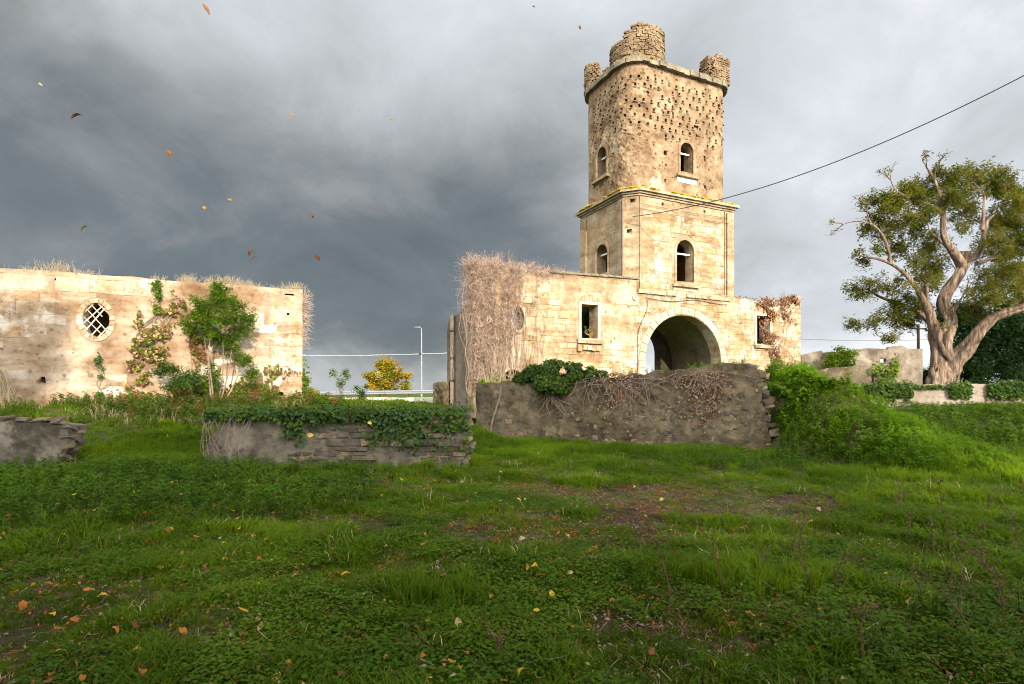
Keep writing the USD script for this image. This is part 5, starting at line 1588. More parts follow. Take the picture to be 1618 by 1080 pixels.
# dry grass tufts on top of the pale wall
def dry_tuft(name, s_, z, w, h, n, label, mat=None, t0=.25):
    g = thing(name, label, 'dry grass', loc=W(s_, t0, z))
    l2, w2 = [], []
    for _ in range(n):
        p = np.array([rv.normal(0, w * .45), rv.normal(0, .12), -.03])
        q, w_ = twig(p, np.array([rv.normal(0, .35), rv.normal(0, .3), 1.0]), h * rv.uniform(.35, 1.15), rv.uniform(.006, .010), 6, .22, .0)
        l2.append(q); w2.append(w_)
        if rv.random() < .6:
            j = rv.integers(2, 5)
            q2, w_ = twig(q[j], np.array([rv.normal(0, .8), rv.normal(0, .5), .7]), h * .35, .007, 4, .3, .0)
            l2.append(q2); w2.append(w_)
    curves('stems', l2, w2, mat or M['straw'], g, kind='stuff')
for (u, v, w, h, n, lab) in ((84, 428, .5, .42, 90, 'pale dry grass tuft on the wall above the oval lattice'), (45, 426, .45, .2, 60, 'short dry grass on the wall top near the left edge'), (130, 431, .5, .22, 60, 'thin dry grass on the wall top right of the tallest tuft'),
                             (247, 442, .25, .25, 40, 'small rusty dry tuft where the green climber reaches the wall top'), (296, 446, .35, .36, 110, 'dense dry tuft on the wall top left of the shrub crown'),
                             (352, 449, .75, .36, 230, 'widest dry tuft on the wall top above the green shrub'), (392, 451, .45, .28, 110, 'low dry tuft on the wall top just right of the shrub'), (436, 455, .15, .2, 24, 'tiny dry tuft alone on the bare wall top'),
                             (464, 457, .4, .34, 110, 'dry tuft on the right corner of the pale wall')):
    q = SZ(u, v); dry_tuft('dry_grass_tuft', q[0], q[1], w, h, n, lab)
hv = thing('hanging_twigs', 'bare twigs hanging off the right end of the pale wall', 'climber')
ls, wsd = [], []
for k in range(420):
    z = SZ(478, 470)[1] - abs(rv.normal(0, .75)) + .1
    p = W(lR - .02, rv.uniform(.02, .5), max(z, 2.2))
    q, w = twig(p, d13 * rv.uniform(.3, 1) + [0, 0, rv.normal(.1, .5)] + nrm3 * rv.normal(0, .3), rv.uniform(.15, .5), .009, 6, .35, -.3)
    ls.append(q); wsd.append(w)
curves('twigs', ls, wsd, M['twig_pale'], hv, kind='stuff')
n = 900
P = W3(lR + np.abs(rv.normal(.04, .06, n)), rv.uniform(-.1, .5, n), 1.1 + np.abs(rv.normal(0, .55, n)))
leaves_on(hv, 'green_leaves', P, np.tile([.6, -.8, .4], (n, 1)), rv.uniform(.04, .09, n), [M['lime'], M['bush']], rv)


def wall_climber(name, label, spots, mats, size, seed, kind='ivy', t0=-.05, stems=True, cat='climber', plane=SZ):
    """spots: (u, v, radius u, radius v, number) on the plane of the old front"""
    r_ = np.random.default_rng(seed)
    g = thing(name, label, cat)
    P, l2, w2 = [], [], []
    for (u, v, ru, rv_, n) in spots:
        k = np.c_[u + r_.normal(0, .55, n) * ru, v + r_.normal(0, .55, n) * rv_]
        P += [W(*((lambda q: (q[0], t0 - .10 * r_.random(), q[1]))(plane(a_, b_)))) for a_, b_ in k]
    P = np.array(P)
    k = meshkit.fbm(P * 3.0, 3, seed) > 0.47
    P = P[k]
    leaves_on(g, 'foliage', P, np.tile(nrm3 + [0, 0, .4], (len(P), 1)), r_.uniform(*size, len(P)), mats, r_, kind)
    if stems:
        for i in range(len(spots) - 1):
            for _ in range(4):
                a_, b_ = spots[i], spots[i + 1]
                p, q = plane(a_[0] + r_.normal(0, 2), a_[1]), plane(b_[0] + r_.normal(0, 2), b_[1])
                m = ((p[0] + q[0]) / 2 + r_.normal(0, .1), (p[1] + q[1]) / 2)
                l2.append(spline([W(c[0], t0 + .02, c[1]) for c in (p, m, q)], 8)); w2.append(np.linspace(.02, .012, 8))
        curves('stems', l2, w2, M['vine_stem'], g)
    return g
wall_climber('red_climber', 'rust and yellow-green climber spread over the pale wall left of the shrub',
             [(226, 612, 20, 28, 420), (232, 565, 16, 24, 420), (250, 560, 10, 34, 420), (240, 535, 16, 20, 260), (262, 512, 8, 20, 170), (250, 490, 5, 16, 70), (214, 560, 5, 40, 150), (222, 520, 4, 30, 90), (275, 485, 4, 22, 90), (288, 470, 3, 20, 50), (205, 590, 4, 30, 90)], [M['rust'], M['rust'], M['bush'], M['lime'], M['dead']['pale']], (.045, .10), 301)
wall_climber('green_climber', 'narrow strand of light green leaves below the top of the pale wall', [(249, 488, 4, 8, 60), (250, 470, 5, 14, 130), (249, 452, 6, 8, 90)], [M['lime'], M['bush']], (.05, .10), 302)
wall_climber('green_climber', 'thin green strand climbing the pale wall under the oval lattice', [(158, 640, 5, 12, 90), (158, 615, 5, 16, 120), (162, 595, 4, 12, 90), (156, 570, 4, 8, 50)], [M['bush'], M['ivy']], (.05, .10), 303)
wall_climber('red_climber', 'dark red leaves of a climber beside the round hole in the wall', [(318, 610, 10, 20, 160), (305, 540, 8, 18, 170), (300, 510, 8, 16, 160), (318, 560, 8, 18, 100), (288, 490, 6, 14, 90)], [M['rust'], M['dead']['brown'], M['bush']], (.05, .10), 304)
wall_climber('rusty_creeper', 'rust brown creeper round the small right window of the gatehouse',
             [(1250, 585, 5, 22, 120), (1222, 560, 7, 14, 300), (1213, 530, 9, 14, 700), (1206, 515, 8, 12, 420), (1216, 500, 8, 12, 420), (1210, 480, 12, 8, 420), (1238, 478, 9, 9, 200), (1252, 474, 9, 7, 420), (1240, 500, 14, 14, 200), (1225, 590, 20, 14, 200)], [M['rust'], M['dead']['brown'], M['vine_stem']], (.06, .12), 305)
wall_climber('bindweed', 'small green and rusty weeds scattered over the lower right of the pale wall', [(400, 620, 30, 16, 500), (440, 590, 28, 10, 120), (430, 630, 40, 10, 500), (370, 625, 30, 18, 600), (300, 625, 30, 18, 500), (215, 635, 26, 12, 300)], [M['bush'], M['rust'], M['lime']], (.05, .11), 306, stems=False)


# dry stems leaning at the left edge
dh = thing('dry_stem_heap', 'heap of dry leaning stems at the foot of the pale wall, left edge', 'dry stems')
ls, wsd = [], []
for k in range(420):
    u0 = rv.uniform(-30, 14); v0 = 578 + rv.uniform(0, 30)
    a_, z = SZ(u0, v0, -.2)
    p = W(a_, -.2 - .4 * rv.random(), z)
    q, w = twig(p, np.array([.35, -.25, -1.0]) + rv.normal(0, .18, 3), rv.uniform(.5, 1.3), .014, 7, .12, -.3)
    ls.append(q); wsd.append(w)
curves('stems', ls, wsd, M['straw'], dh, kind='stuff')


# ------------------------------------------------------------------ trees
def skeleton(limbs, sides=9, flute=0.0, seed=0, n=14):
    ms = []
    for i, (pts, r0, r1) in enumerate(limbs):
        P = spline(pts, n) if len(pts) > 2 else np.linspace(pts[0], pts[1], n)
        rr = r0 + (r1 - r0) * np.linspace(0, 1, n) ** 0.8
        ms.append(tube(P, rr, sides, flute, seed + i))
    return ms


def grow(rng, tips, depth, length, r0, spread=.6, upw=.25):
    """side branches from the limb tips"""
    out, ends = [], []
    front = [(np.array(p), np.array(d) / np.linalg.norm(d), length, r0) for p, d in tips]
    for _ in range(depth):
        nxt = []
        for p, d, l, r_ in front:
            for _ in range(rng.integers(2, 4)):
                dd = d + rng.normal(0, spread, 3) + [0, 0, upw]; dd /= np.linalg.norm(dd)
                m = p + dd * l * .5 + rng.normal(0, l * .06, 3); q = p + dd * l * rng.uniform(.8, 1.15)
                out.append(tube(np.array([p, m, q]), [r_, r_ * .75, r_ * .55], 5, cap=False)); ends.append(q)
                nxt.append((q, dd, l * .72, r_ * .55))
        front = nxt
    return out, np.array(ends)


def crown(parent, blobs, n, spray, mats, rng, gap=.40, gapf=.9, sizes=(.8, 1.25), shell=.55, name='crown'):
    """blobs: (centre, radii)"""
    vol = np.array([np.prod(b[1]) for b in blobs]) ** .7
    P = []
    for (c, r_), k in zip(blobs, np.maximum(1, (n * vol / vol.sum()).astype(int))):
        d = rng.normal(0, 1, (k, 3)); d /= np.linalg.norm(d, axis=1, keepdims=True)
        P.append(np.asarray(c) + d * np.asarray(r_) * (rng.random((k, 1)) ** shell))
    P = np.vstack(P)
    P = P[meshkit.fbm(P * gapf, 3, 5) > gap]
    protos = [(s_, m) for m in mats for s_ in spray]
    scatter(name, protos, P, R.random(len(P), random_state=rng.integers(1 << 30)).as_quat() if False else yaw_tilt(rng, len(P), .35), rng.uniform(*sizes, len(P)), rng.integers(0, len(protos), len(P)), parent)


# the shrub before the pale wall
sb = thing('shrub', 'leafy green shrub growing against the pale wall over its round hole', 'shrub')
rs = np.random.default_rng(401)
def wp_(u, v, t):
    a_, z = SZ(u, v, t); return W(a_, t, z)
spr = [leaf_spray(rs, 12, .16, .085, .45) for _ in range(3)]
lim = []
base = wp_(338, 648, -.8)
for (u, v, t) in ((320, 520, -.5), (340, 480, -.7), (365, 500, -.8), (352, 540, -.9), (385, 560, -.8), (330, 560, -.5)):
    e = wp_(u, v, t); m = (base + e) / 2 + rs.normal(0, .12, 3)
    lim.append(([base + rs.normal(0, .06, 3) * [1, 1, 0], m, e], .03, .008))
obj('trunk', merge(skeleton(lim, 6)), M['vine_stem'], sb)
bl = []
for (u, v, r_) in ((345, 470, .42), (325, 490, .34), (368, 488, .42), (350, 505, .36), (380, 520, .36), (362, 545, .36), (318, 475, .28), (395, 505, .2), (385, 570, .28), (345, 455, .2), (300, 515, .22), (400, 590, .22), (326, 512, .26), (338, 528, .24), (312, 500, .2)):
    bl.append((wp_(u, v, -.7 + rs.normal(0, .12)), (r_, .34, r_)))
crown(sb, bl, 820, spr, [M['bush'], M['weed_bright'], M['lime']], rs, .43, 2.2)
crown(sb, [(wp_(330, 530, -.45), (.4, .15, .25)), (wp_(335, 600, -.7), (.22, .2, .5)), (wp_(340, 640, -.8), (.5, .3, .3))], 240, spr, [M['lime'], M['bush']], rs, .42, 1.6, name='young_growth')
crown(sb, [(wp_(285, 618, -1.0), (.55, .4, .42)), (wp_(280, 632, -1.2), (.5, .4, .3)), (wp_(262, 585, -.7), (.4, .2, .2)), (wp_(300, 600, -.8), (.4, .3, .3)), (wp_(320, 640, -1.2), (.8, .5, .3))], 620, spr, [M['ivy'], M['bush']], rs, .40, 1.4, name='lower_growth')
crown(sb, [(wp_(250, 648, -1.3), (1.0, .4, .3)), (wp_(330, 652, -1.4), (.9, .4, .3)), (wp_(400, 648, -1.2), (.9, .4, .3))], 520, [leaf_spray(rs, 10, .18, .075, .4) for _ in range(2)], [M['rust'], M['vine_stem'], M['bush']], rs, .44, 1.4, name='withered_growth')

# the big tree at the right
rt = np.random.default_rng(411)
bt = thing('big_tree', 'large broad-leaved tree with a pale twisted trunk, at the right edge', 'tree')
def c8(x_, y_, Y=28.0):
    return at(1240 + x_ / 2.635, 230 + y_ / 2.635, Y)
limbs = [([c8(632, 1010, 28), c8(632, 900, 28), c8(630, 820, 28), c8(618, 745, 27.9), c8(596, 660, 27.8), c8(586, 580, 27.6)], .62, .14),
         ([c8(660, 1010, 28), c8(668, 900, 28.1), c8(664, 800, 28.1), c8(690, 725, 28.1), c8(664, 655, 28), c8(690, 590, 27.8), c8(738, 505, 27.6), c8(758, 440, 27.5)], .62, .26),
         ([c8(690, 1010, 28), c8(704, 930, 28), c8(735, 865, 27.8), c8(790, 800, 27.4), c8(860, 722, 27), c8(960, 680, 26.5), c8(1060, 640, 26.2)], .60, .22),
         ([c8(740, 510, 27.6), c8(700, 440, 27.3), c8(662, 375, 27.2), c8(660, 290, 27.2), c8(640, 185, 27.1), c8(612, 120, 27.1), c8(590, 90, 27.1)], .30, .04),
         ([c8(755, 480, 27.6), c8(815, 425, 27.4), c8(838, 330, 27.3), c8(870, 290, 27.4)], .24, .06), ([c8(822, 350, 27.3), c8(828, 270, 27.2), c8(832, 210, 27.2)], .13, .05),
         ([c8(615, 740, 27.9), c8(575, 640, 27.6), c8(515, 550, 27.2), c8(435, 488, 26.9), c8(350, 465, 26.8)], .22, .06),
         ([c8(440, 490, 26.9), c8(420, 400, 26.8), c8(380, 340, 26.8), c8(320, 315, 26.7), c8(245, 325, 26.7)], .12, .025),
         ([c8(380, 340, 26.8), c8(345, 290, 26.8), c8(350, 240, 26.8)], .06, .02), ([c8(660, 290, 27.2), c8(600, 245, 27), c8(530, 222, 27), c8(470, 190, 27), c8(440, 140, 27)], .11, .02),
         ([c8(640, 185, 27.1), c8(625, 130, 27), c8(632, 90, 27)], .05, .02), ([c8(620, 760, 28), c8(570, 700, 28.6), c8(480, 660, 29.2), c8(350, 600, 29.5)], .26, .05),
         ([c8(690, 720, 28.1), c8(720, 660, 27.8), c8(755, 605, 27.5)], .12, .03), ([c8(800, 490, 27.4), c8(860, 470, 27.8), c8(940, 420, 28.4)], .14, .05),
         ([c8(690, 430, 27.3), c8(650, 400, 27.8), c8(600, 350, 28.4)], .12, .04), ([c8(690, 890, 27.7), c8(660, 850, 27.65), c8(640, 780, 27.6)], .16, .10)]
br, ends = grow(rt, [(l[0][-1], np.array(l[0][-1]) - l[0][-2]) for l in limbs if l[2] < .2], 2, .42, .03, .65, .2)
obj('trunk', merge(skeleton([(a_, b_ * .66, c_ * .76) for a_, b_, c_ in limbs[:3]], 22, .95, 1, 30)), M['bark'], bt, smooth=50)
obj('limbs', merge(skeleton([(a_, b_ * .8, c_ * .8) for a_, b_, c_ in limbs[3:]], 10, .45, 9, 18)), M['bark'], bt, smooth=50)
obj('branches', merge(br), M['bark'], bt, kind='stuff')
spr = [leaf_spray(rt, 15, .30, .20, .42) for _ in range(4)]
bl = []
for (x_, y_, r_, Y) in ((380, 230, 55, 28), (470, 240, 75, 28), (560, 220, 70, 28.4), (690, 160, 75, 28.6), (800, 120, 60, 28.6), (760, 200, 80, 28.2), (880, 170, 75, 28.4), (960, 190, 70, 28.6), (1050, 230, 90, 28.6), (560, 330, 90, 28.8), (440, 330, 60, 28.4),
                        (480, 420, 70, 28.6), (600, 430, 90, 28.8), (640, 520, 80, 28.9), (560, 560, 95, 28.6), (760, 300, 90, 28.8), (880, 330, 110, 28.8), (960, 300, 90, 28.8), (900, 450, 120, 28.8), (1000, 450, 120, 28.6), (1000, 580, 120, 28.4), (860, 580, 110, 28.2),
                        (800, 680, 70, 28.6), (920, 660, 60, 27.6), (330, 480, 35, 27.2), (300, 600, 60, 29.2), (400, 600, 80, 29.2), (460, 680, 80, 28.8), (290, 740, 45, 29.2), (380, 740, 55, 28.8), (440, 800, 40, 28.4), (500, 740, 60, 29), (560, 700, 60, 29.2),
                        (1120, 380, 130, 28.8), (1120, 560, 130, 28.4), (1050, 330, 100, 28), (640, 250, 60, 28.4), (540, 640, 70, 28.9), (430, 270, 45, 26.6), (520, 300, 50, 26.6), (560, 480, 50, 26.7), (620, 560, 40, 26.8), (540, 570, 45, 26.8), (720, 230, 50, 26.8), (760, 330, 40, 27), (880, 400, 70, 26.6), (940, 520, 80, 26.2), (860, 640, 50, 26.4), (1000, 620, 70, 26), (780, 620, 40, 27), (380, 430, 30, 26.6), (560, 210, 40, 26.8), (700, 120, 40, 27), (850, 110, 45, 27.4), (960, 240, 70, 27), (1060, 400, 90, 26.6), (430, 225, 60, 27.4), (520, 175, 62, 27.6), (610, 160, 60, 27.6), (390, 300, 62, 27.2), (490, 265, 70, 27.2), (345, 350, 45, 27.2), (420, 380, 60, 27.2), (590, 280, 60, 26.7), (690, 200, 50, 26.7), (340, 240, 36, 27.4), (780, 90, 50, 27.8), (900, 120, 55, 27.8), (640, 110, 40, 27.4)):
    c = c8(x_, y_, Y); q = r_ / 2.635 / F * Y
    bl.append((c, (q, q * .9, q * .85)))
crown(bt, bl, 7000, spr, [M['treeleaf'], M['treeleaf'], M['treeleaf'], M['bush']], rt, .44, 1.25, (.45, .95), .6)
P = ends[rt.random(len(ends)) < .5]
scatter('outer_twigs', [(s_, M['treeleaf']) for s_ in spr], P, yaw_tilt(rt, len(P), .4), rt.uniform(.4, .8, len(P)), rt.integers(0, 4, len(P)), bt)


def simple_tree(name, label, base, H, blobs, n, spray, mats, seed, trunk_r=.18, mat=None, gap=.38, gapf=.7, sizes=(.8, 1.3)):
    r_ = np.random.default_rng(seed)
    g = thing(name, label, 'tree', loc=base)
    b = np.zeros(3)
    lim = []
    cs = [np.array(c) for c, _ in blobs]
    for c in cs[:10]:
        lim.append(([b + r_.normal(0, .03, 3), b + [c[0] * .15, c[1] * .15, c[2] * .5], c], trunk_r * .6, trunk_r * .15))
    lim.append(([b, b + [0, 0, H * .3], b + [0.02, 0, H * .6]], trunk_r, trunk_r * .5))
    obj('trunk', merge(skeleton(lim, 7, .2, seed)), mat or M['dark_bark'], g)
    crown(g, blobs, n, spray, mats, r_, gap, gapf, sizes)
    return g


def pxblobs(base, lst):
    out = []
    for (u, v, r_, Y) in lst:
        q = r_ / F * Y; out.append((at(u, v, Y) - base, (q, q * .9, q * .85)))
    return out
rb = np.random.default_rng(421)
dsp = [leaf_spray(rb, 16, .5, .24, .5) for _ in range(3)]
base = np.array([at(1545, 600, 40)[0], 40, .9])
simple_tree('evergreen_tree', 'dark evergreen tree behind the trunk of the big tree', base, 6, pxblobs(base, [(1520, 560, 34, 40), (1545, 530, 36, 40), (1530, 590, 30, 39), (1560, 575, 38, 40), (1500, 510, 30, 41), (1575, 520, 40, 40), (1520, 500, 30, 41)]), 1500, dsp, [M['darkleaf']], 5, gap=.3)
base = np.array([at(1625, 600, 39)[0], 39, .9])
simple_tree('evergreen_tree', 'dark evergreen tree at the right edge under the big crown', base, 7, pxblobs(base, [(1600, 560, 40, 39), (1630, 530, 50, 39), (1605, 595, 34, 38), (1660, 570, 60, 39), (1590, 510, 36, 40), (1640, 490, 50, 40), (1700, 540, 70, 39)]), 1700, dsp, [M['darkleaf']], 6, gap=.3)
base = np.array([at(1470, 600, 42)[0], 42, .9])
simple_tree('evergreen_tree', 'small dark evergreen between outbuilding and big tree', base, 3, pxblobs(base, [(1470, 602, 16, 42), (1462, 598, 12, 42), (1480, 592, 14, 42)]), 260, dsp, [M['darkleaf'], M['bush']], 7, gap=.3)
base = np.array([at(930, 600, 25.0)[0], 25.0, .4])
simple_tree('courtyard_tree', 'green tree seen through the left window of the gatehouse', base, 5, pxblobs(base, [(925, 510, 28, 24.6), (935, 495, 26, 24.8), (940, 525, 26, 24.6), (920, 545, 30, 24.6), (950, 505, 24, 24.9), (930, 470, 20, 24.9)]), 520, [leaf_spray(rb, 14, .2, .11, .5) for _ in range(3)], [M['bush'], M['ivy']], 8, gap=.3)
base = np.array([at(612, 615, 48)[0], 48, 1.0])
ysp = [leaf_spray(rb, 16, .32, .2, .6) for _ in range(3)]
simple_tree('yellow_tree', 'small yellow autumn tree behind the guard rail', base, 3, pxblobs(base, [(600, 590, 20, 48), (622, 588, 18, 48), (612, 575, 14, 48), (590, 602, 16, 48), (635, 602, 16, 48), (612, 604, 22, 48), (648, 592, 8, 48), (580, 596, 8, 48), (597, 576, 9, 48), (640, 612, 12, 48), (600, 614, 18, 48)]), 620, ysp, [M['yellowleaf'], M['yellowleaf'], M['lime']], 9, .08, gap=.44, gapf=1.5)
base = np.array([at(537, 632, 29)[0], 29, 1.0])
ssp = [leaf_spray(rb, 8, .18, .12, .5) for _ in range(2)]
simple_tree('sapling', 'slender yellow-green sapling left of the yellow tree', base, 1.6, pxblobs(base, [(537, 595, 8, 29), (545, 590, 7, 29), (530, 590, 6, 29), (538, 606, 6, 29), (528, 586, 4, 29), (550, 596, 4, 29)]), 70, ssp, [M['lime'], M['bush']], 10, .025)
base = np.array([at(570, 640, 27)[0], 27, 1.0])
simple_tree('sapling', 'small dark-leaved sapling before the guard rail', base, .9, pxblobs(base, [(571, 620, 6, 27), (562, 612, 4, 27), (578, 611, 4, 27), (570, 630, 6, 27)]), 44, ssp, [M['ivy'], M['bush']], 11, .025)
base = np.array([at(488, 640, 25)[0], 25, 1.0])
simple_tree('corner_bush', 'yellow-green bush at the right end of the pale wall', base, 1.0, pxblobs(base, [(486, 622, 12, 25), (498, 626, 9, 25), (484, 600, 6, 25), (510, 630, 8, 25)]), 190, ssp, [M['lime'], M['yellowleaf']], 12, .03)
base = np.array([at(1330, 580, 27.7)[0], 27.7, .7])
simple_tree('ruin_bush', 'green bush growing inside the collapsed outbuilding', base, 2.2, pxblobs(base, [(1322, 568, 14, 27.6), (1335, 562, 12, 27.6), (1315, 575, 12, 27.6), (1338, 576, 12, 27.6), (1328, 552, 6, 27.6), (1346, 558, 6, 27.6)]), 260, [leaf_spray(rb, 12, .2, .13, .5) for _ in range(2)], [M['bush'], M['lime']], 13, .04)
# tree behind the photographer: it throws its shade on the pale wall
simple_tree('tall_tree', 'slim tall tree behind the viewpoint shading the pale wall', np.array([-2.7, -15.0, 0]), 15, [((0, 0, 14.9), (.8, .9, .8)), ((-.6, 0, 14.3), (.7, .7, .45)), ((.5, 0, 15.3), (.45, .6, .4)), ((-.3, 0, 13.5), (.9, .9, .35)), ((0.4, 0, 14.0), (.5, .6, .3))], 760, dsp, [M['bush']], 14, .2, gap=.27, gapf=1.2, sizes=(.5, .8))

base = np.array([1.6, -5.0, 0.0])  # tree invented to block the sky above the near grass
simple_tree('added_shade_tree', 'broad tree added unseen behind the viewpoint to darken the near grass', base, 5, [((x_ - 1.6, y_ + 5.0, z_), (1.7, 1.4, .8)) for x_, y_, z_ in ((-5, -2.4, 5.6), (-3, -2.0, 6.2), (-1, -1.8, 6.4), (1, -1.8, 6.5), (3, -1.8, 6.3), (5, -2.2, 5.8), (-2, -4, 6.4), (2, -4, 6.5), (0, -3, 5.4), (4.5, -3.5, 5.2), (-4.5, -4, 5.4), (6.5, -3, 5.0))], 900, dsp, [M['bush']], 15, .3, gap=.30, gapf=.8)

# ivy on the garden wall, foliage on the outbuilding
gi = thing('ivy', 'ivy hanging in clumps over the low garden wall under the big tree', 'ivy')
r_ = np.random.default_rng(431)
P = []
for (u, v, ru, rv2, n) in ((1335, 612, 18, 5, 700), (1400, 618, 40, 13, 2600), (1515, 616, 16, 10, 900), (1600, 615, 40, 11, 2600), (1440, 611, 60, 1.5, 300), (1350, 626, 12, 8, 300)):
    k = np.c_[u + r_.uniform(-1, 1, n) * ru, v + r_.normal(0, .5, n) * rv2]
    for a_, b_ in k:
        q, z = on_line(f3[0], f3[1], a_, b_)
        p = f3[0] + q * f3[1]; P.append([p[0] + f3[1][1] * .08, p[1] - .06 - .12 * r_.random(), z])
P = np.array(P); k = meshkit.fbm(P * 1.8, 3, 9) > .40; P = P[k]
leaves_on(gi, 'foliage', P, np.tile([0.1, -1, .6], (len(P), 1)), r_.uniform(.07, .14, len(P)), [M['ivy'], M['bush'], M['bush']], r_)
gi = thing('ivy', 'light green ivy on the broken wall of the outbuilding', 'ivy')
P = []
for (u, v, ru, rv2, n) in ((1402, 598, 7, 14, 200), (1412, 580, 5, 12, 160), (1395, 604, 8, 6, 140), (1383, 583, 10, 10, 120)):
    for _ in range(n):
        q, z = on_line(f2[0], f2[1], u + r_.normal(0, .6) * ru, v + r_.normal(0, .6) * rv2)
        p = f2[0] + q * f2[1]; P.append([p[0], p[1] - .08 - .1 * r_.random(), z])
P = np.array(P)
leaves_on(gi, 'foliage', P, np.tile([0, -1, .6], (len(P), 1)), r_.uniform(.07, .13, len(P)), [M['lime'], M['bush']], r_)
# weeds on the right wing of the gatehouse and plants in its windows
wall_climber('window_plant', 'dry plant growing on the sill of the left gatehouse window', [(932, 528, 5, 5, 30), (930, 520, 4, 6, 22)], [M['dead']['orange'], M['lime']], (.05, .1), 309, 'leaf', t0=.1)
g = thing('wall_weeds', 'little green weeds on the broken top of the right wing', 'weeds')
P = []
for u in r_.uniform(1158, 1262, 260):
    if meshkit.noise(np.array([u * .06, 0, 0.0]), 3) < .45: continue
    q = SZ(u, np.interp(u, [1157, 1190, 1230, 1262], [470, 474, 476, 467]), .2); P.append(W(q[0], r_.uniform(.05, .5), q[1] + abs(r_.normal(0, .08))))
P = np.array(P)
leaves_on(g, 'foliage', P, np.tile([0, -.4, 1], (len(P), 1)), r_.uniform(.06, .14, len(P)), [M['bush'], M['rust']], r_, 'leaf')
q = SZ(1232, 462, .3)
dry_tuft('dry_grass_tuft', q[0], q[1] - .3, .2, .55, 14, 'few thin dry stems on the right wing of the gatehouse', M['twig'])

# ------------------------------------------------------------------ dry stalks in the grass
rk = np.random.default_rng(501)
stalks = [(1142, 953, 836), (1199, 920, 870), (1279, 920, 760), (1325, 860, 773), (1477, 886, 796), (1498, 920, 752), (1612, 790, 740), (1562, 813, 770), (1500, 1012, 890), (1612, 940, 840), (1365, 1060, 946), (1290, 950, 860), (1312, 960, 890), (1345, 900, 880),
          (1063, 960, 830), (1540, 900, 820), (1575, 960, 850), (1590, 1000, 860), (1440, 850, 800), (1420, 800, 760), (797, 1060, 985), (1088, 1010, 960), (1530, 1040, 920), (1395, 838, 775), (1255, 880, 830), (1460, 960, 905), (1604, 880, 800)]
for i, (u, v, vt) in enumerate(stalks):
    Y = EYE * F / (v - HOR)
    b = at(u, v, Y); b[2] = float(ground_z(b[0], b[1])) - .02
    h = (v - vt) / F * Y
    lean = rk.normal(0, .2) * h
    g = thing('dry_stalk', 'thin reddish dry weed stalk standing in the shaded grass', 'dry stalk', loc=b, group='dry stalks in the grass')
    P = spline([[0, 0, 0], [lean * .3 + rk.normal(0, .03), rk.normal(0, .02), h * .45], [lean * .8, rk.normal(0, .03), h * .8], [lean * 1.4, rk.normal(0, .03), h]], 7)
    obj('stem', tube(P, np.linspace(.0056, .0024, 7), 5), M['redstalk'], g)
    tw = []
    for k in range(int(12 + h * 26)):
        q = P[rk.integers(2, 7)] + rk.normal(0, .004, 3)
        d = rk.normal(0, 1, 3); d[2] = abs(d[2]) + .4; d /= np.linalg.norm(d)
        e = q + d * rk.uniform(.02, .11)
        tw.append(tube(np.array([q, e]), [.002, .0015], 3))
        m = trimesh.creation.icosphere(0, rk.uniform(.004, .009)); m.apply_translation(e); tw.append(m)
    obj('seed_twigs', merge(tw), M['redstalk'], g, kind='stuff')

# ------------------------------------------------------------------ fallen leaves and leaves in the air
def dead_leaf(rng, L_, curl):
    n = 7
    w = np.array([0.04, .55, .9, 1, .85, .5, 0.03]) * L_ * rng.uniform(.24, .36)
    yv = np.linspace(0, L_, n)
    V = []
    for k in range(n):
        zc_ = curl * L_ * math.sin(k / (n - 1) * np.pi) * .6
        e = abs(curl) * w[k] * .6 + rng.normal(0, .004)
        V += [[-w[k], yv[k] + rng.normal(0, L_ * .03), zc_ + e], [0, yv[k], zc_], [w[k], yv[k] + rng.normal(0, L_ * .03), zc_ + abs(curl) * w[k] * .6 + rng.normal(0, .004)]]
    V = np.array(V)
    f = []
    for k in range(n - 1):
        a_ = 3 * k
        f += [(a_, a_ + 1, a_ + 4), (a_, a_ + 4, a_ + 3), (a_ + 1, a_ + 2, a_ + 5), (a_ + 1, a_ + 5, a_ + 4)]
    f = np.array(f); V -= V.mean(0)
    back = V - [0, 0, .0012]
    return np.vstack([V, back]), np.vstack([f, f[:, ::-1] + len(V)])


rd = np.random.default_rng(601)
kinds = {'yellow': 'yellow fallen leaf lying on the shaded grass', 'orange': 'orange fallen leaf lying on the shaded grass', 'brown': 'brown fallen leaf lying on the shaded grass', 'pale': 'pale beige fallen leaf lying on the shaded grass'}
cnt = 0
while cnt < 290:
    x, y = sample(rd, 1, 2.9, 11, 1.2, .78)
    x, y = float(x[0]), float(y[0])
    if rd.random() > np.clip(.62 - .16 * x, .10, 1) or bool(blocked(np.array([x]), np.array([y]))[0]):
        continue
    k = rd.choice(['yellow', 'orange', 'brown', 'pale'], p=[.28, .27, .31, .14])
    V, f = dead_leaf(rd, rd.uniform(.045, .085), rd.uniform(-.5, .6))
    V = V @ R.from_euler('zxy', [rd.uniform(0, 6.3), rd.normal(0, .45), rd.normal(0, .45)]).as_matrix().T + [x, y, float(ground_z(x, y)) + .065 + .025 * rd.random() + .1 * float(weedy(np.array([x]), np.array([y]))[0])]
    obj('fallen_leaf', (V, f), M['dead'][k], None, label=kinds[k], cat='leaf', group='fallen leaves on the grass')
    cnt += 1
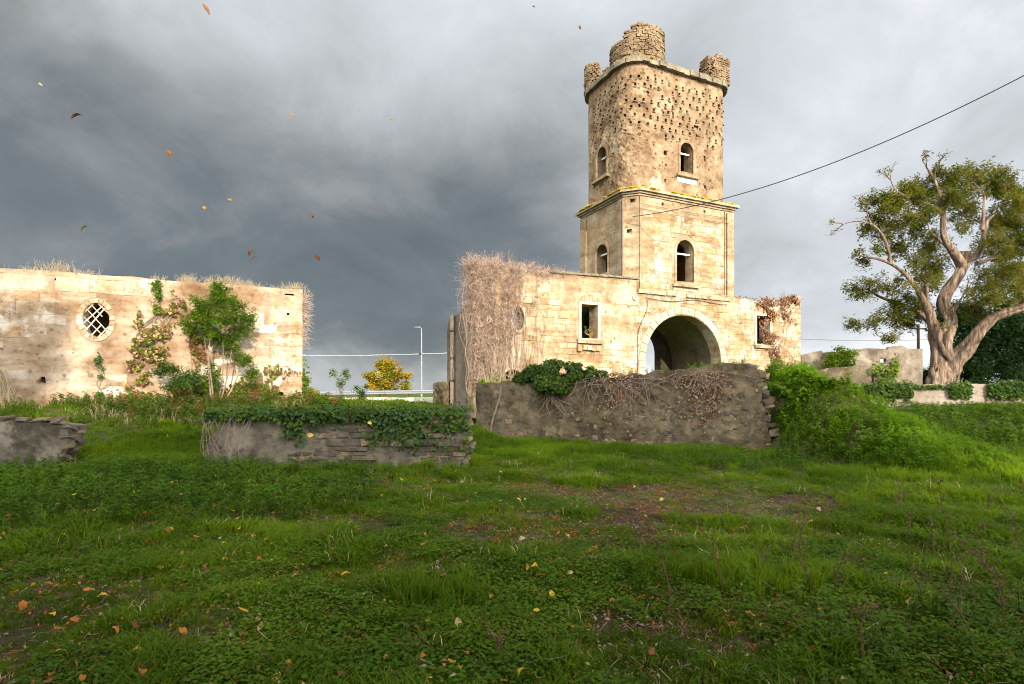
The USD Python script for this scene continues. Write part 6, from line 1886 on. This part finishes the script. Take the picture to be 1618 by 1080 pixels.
air = [(326, 14, 'brown', 22, 60, 'brown leaf in the air at the top edge left of centre'), (62, 133, 'pale', 9, 10, 'pale leaf in the air near the left edge, upper left'), (121, 183, 'brown', 22, -15, 'long dark brown leaf drifting in the air, upper left'),
       (462, 182, 'orange', 9, 50, 'small orange leaf in the air left of the yellow one'), (621, 188, 'yellow', 8, 0, 'bright yellow leaf in the air, upper centre'), (266, 241, 'orange', 14, 70, 'narrow upright orange leaf in the dark cloud'),
       (323, 328, 'yellow', 9, 30, 'left of two small yellow leaves side by side in the air'), (363, 315, 'yellow', 9, 20, 'right of two small yellow leaves side by side in the air'), (132, 360, 'pale', 14, -35, 'pale leaf in the air above the pale wall, left'),
       (494, 340, 'orange', 8, 80, 'tiny orange leaf in the air above the brown round one'), (501, 407, 'brown', 13, 40, 'round brown leaf in the air above the wall corner'), (916, 43, 'orange', 7, 80, 'tiny orange leaf in the air left of the tower top'),
       (843, 10, 'brown', 5, 10, 'tiny brown leaf at the top edge left of the tower'), (396, 399, 'brown', 12, -50, 'dark leaf in the air above the shrub, upper one'), (401, 407, 'brown', 10, -20, 'dark leaf in the air above the shrub, lower one'),
       (664, 559, 'brown', 6, 0, 'tiny brown leaf in front of the street lamp'), (490, 687, 'yellow', 11, 0, 'yellow leaf in front of the low grey wall'), (584, 668, 'yellow', 8, 20, 'pale yellow leaf in front of the ivy on the low wall')]
for (u, v, k, px, an, lab) in air:
    Y = 6.0 if v < 600 else 10.8
    L_ = px / F * Y
    V, f = dead_leaf(rd, L_, rd.uniform(.2, .6))
    tilt = 18
    if k == 'brown' and px > 15: V = V * [.5, 1, .6]
    V = V @ R.from_euler('zxy', [-90, rd.uniform(-tilt, tilt), 0], degrees=True).as_matrix().T      # lengthwise along x
    V = V @ R.from_euler('x', (15 if k == 'brown' and px > 15 or px == 14 else 60) + rd.uniform(-12, 12), degrees=True).as_matrix().T
    V = V @ R.from_euler('y', an, degrees=True).as_matrix().T + at(u, v, Y)
    obj('drifting_leaf', (V, f), M['dead'][k], None, label=lab, cat='leaf')
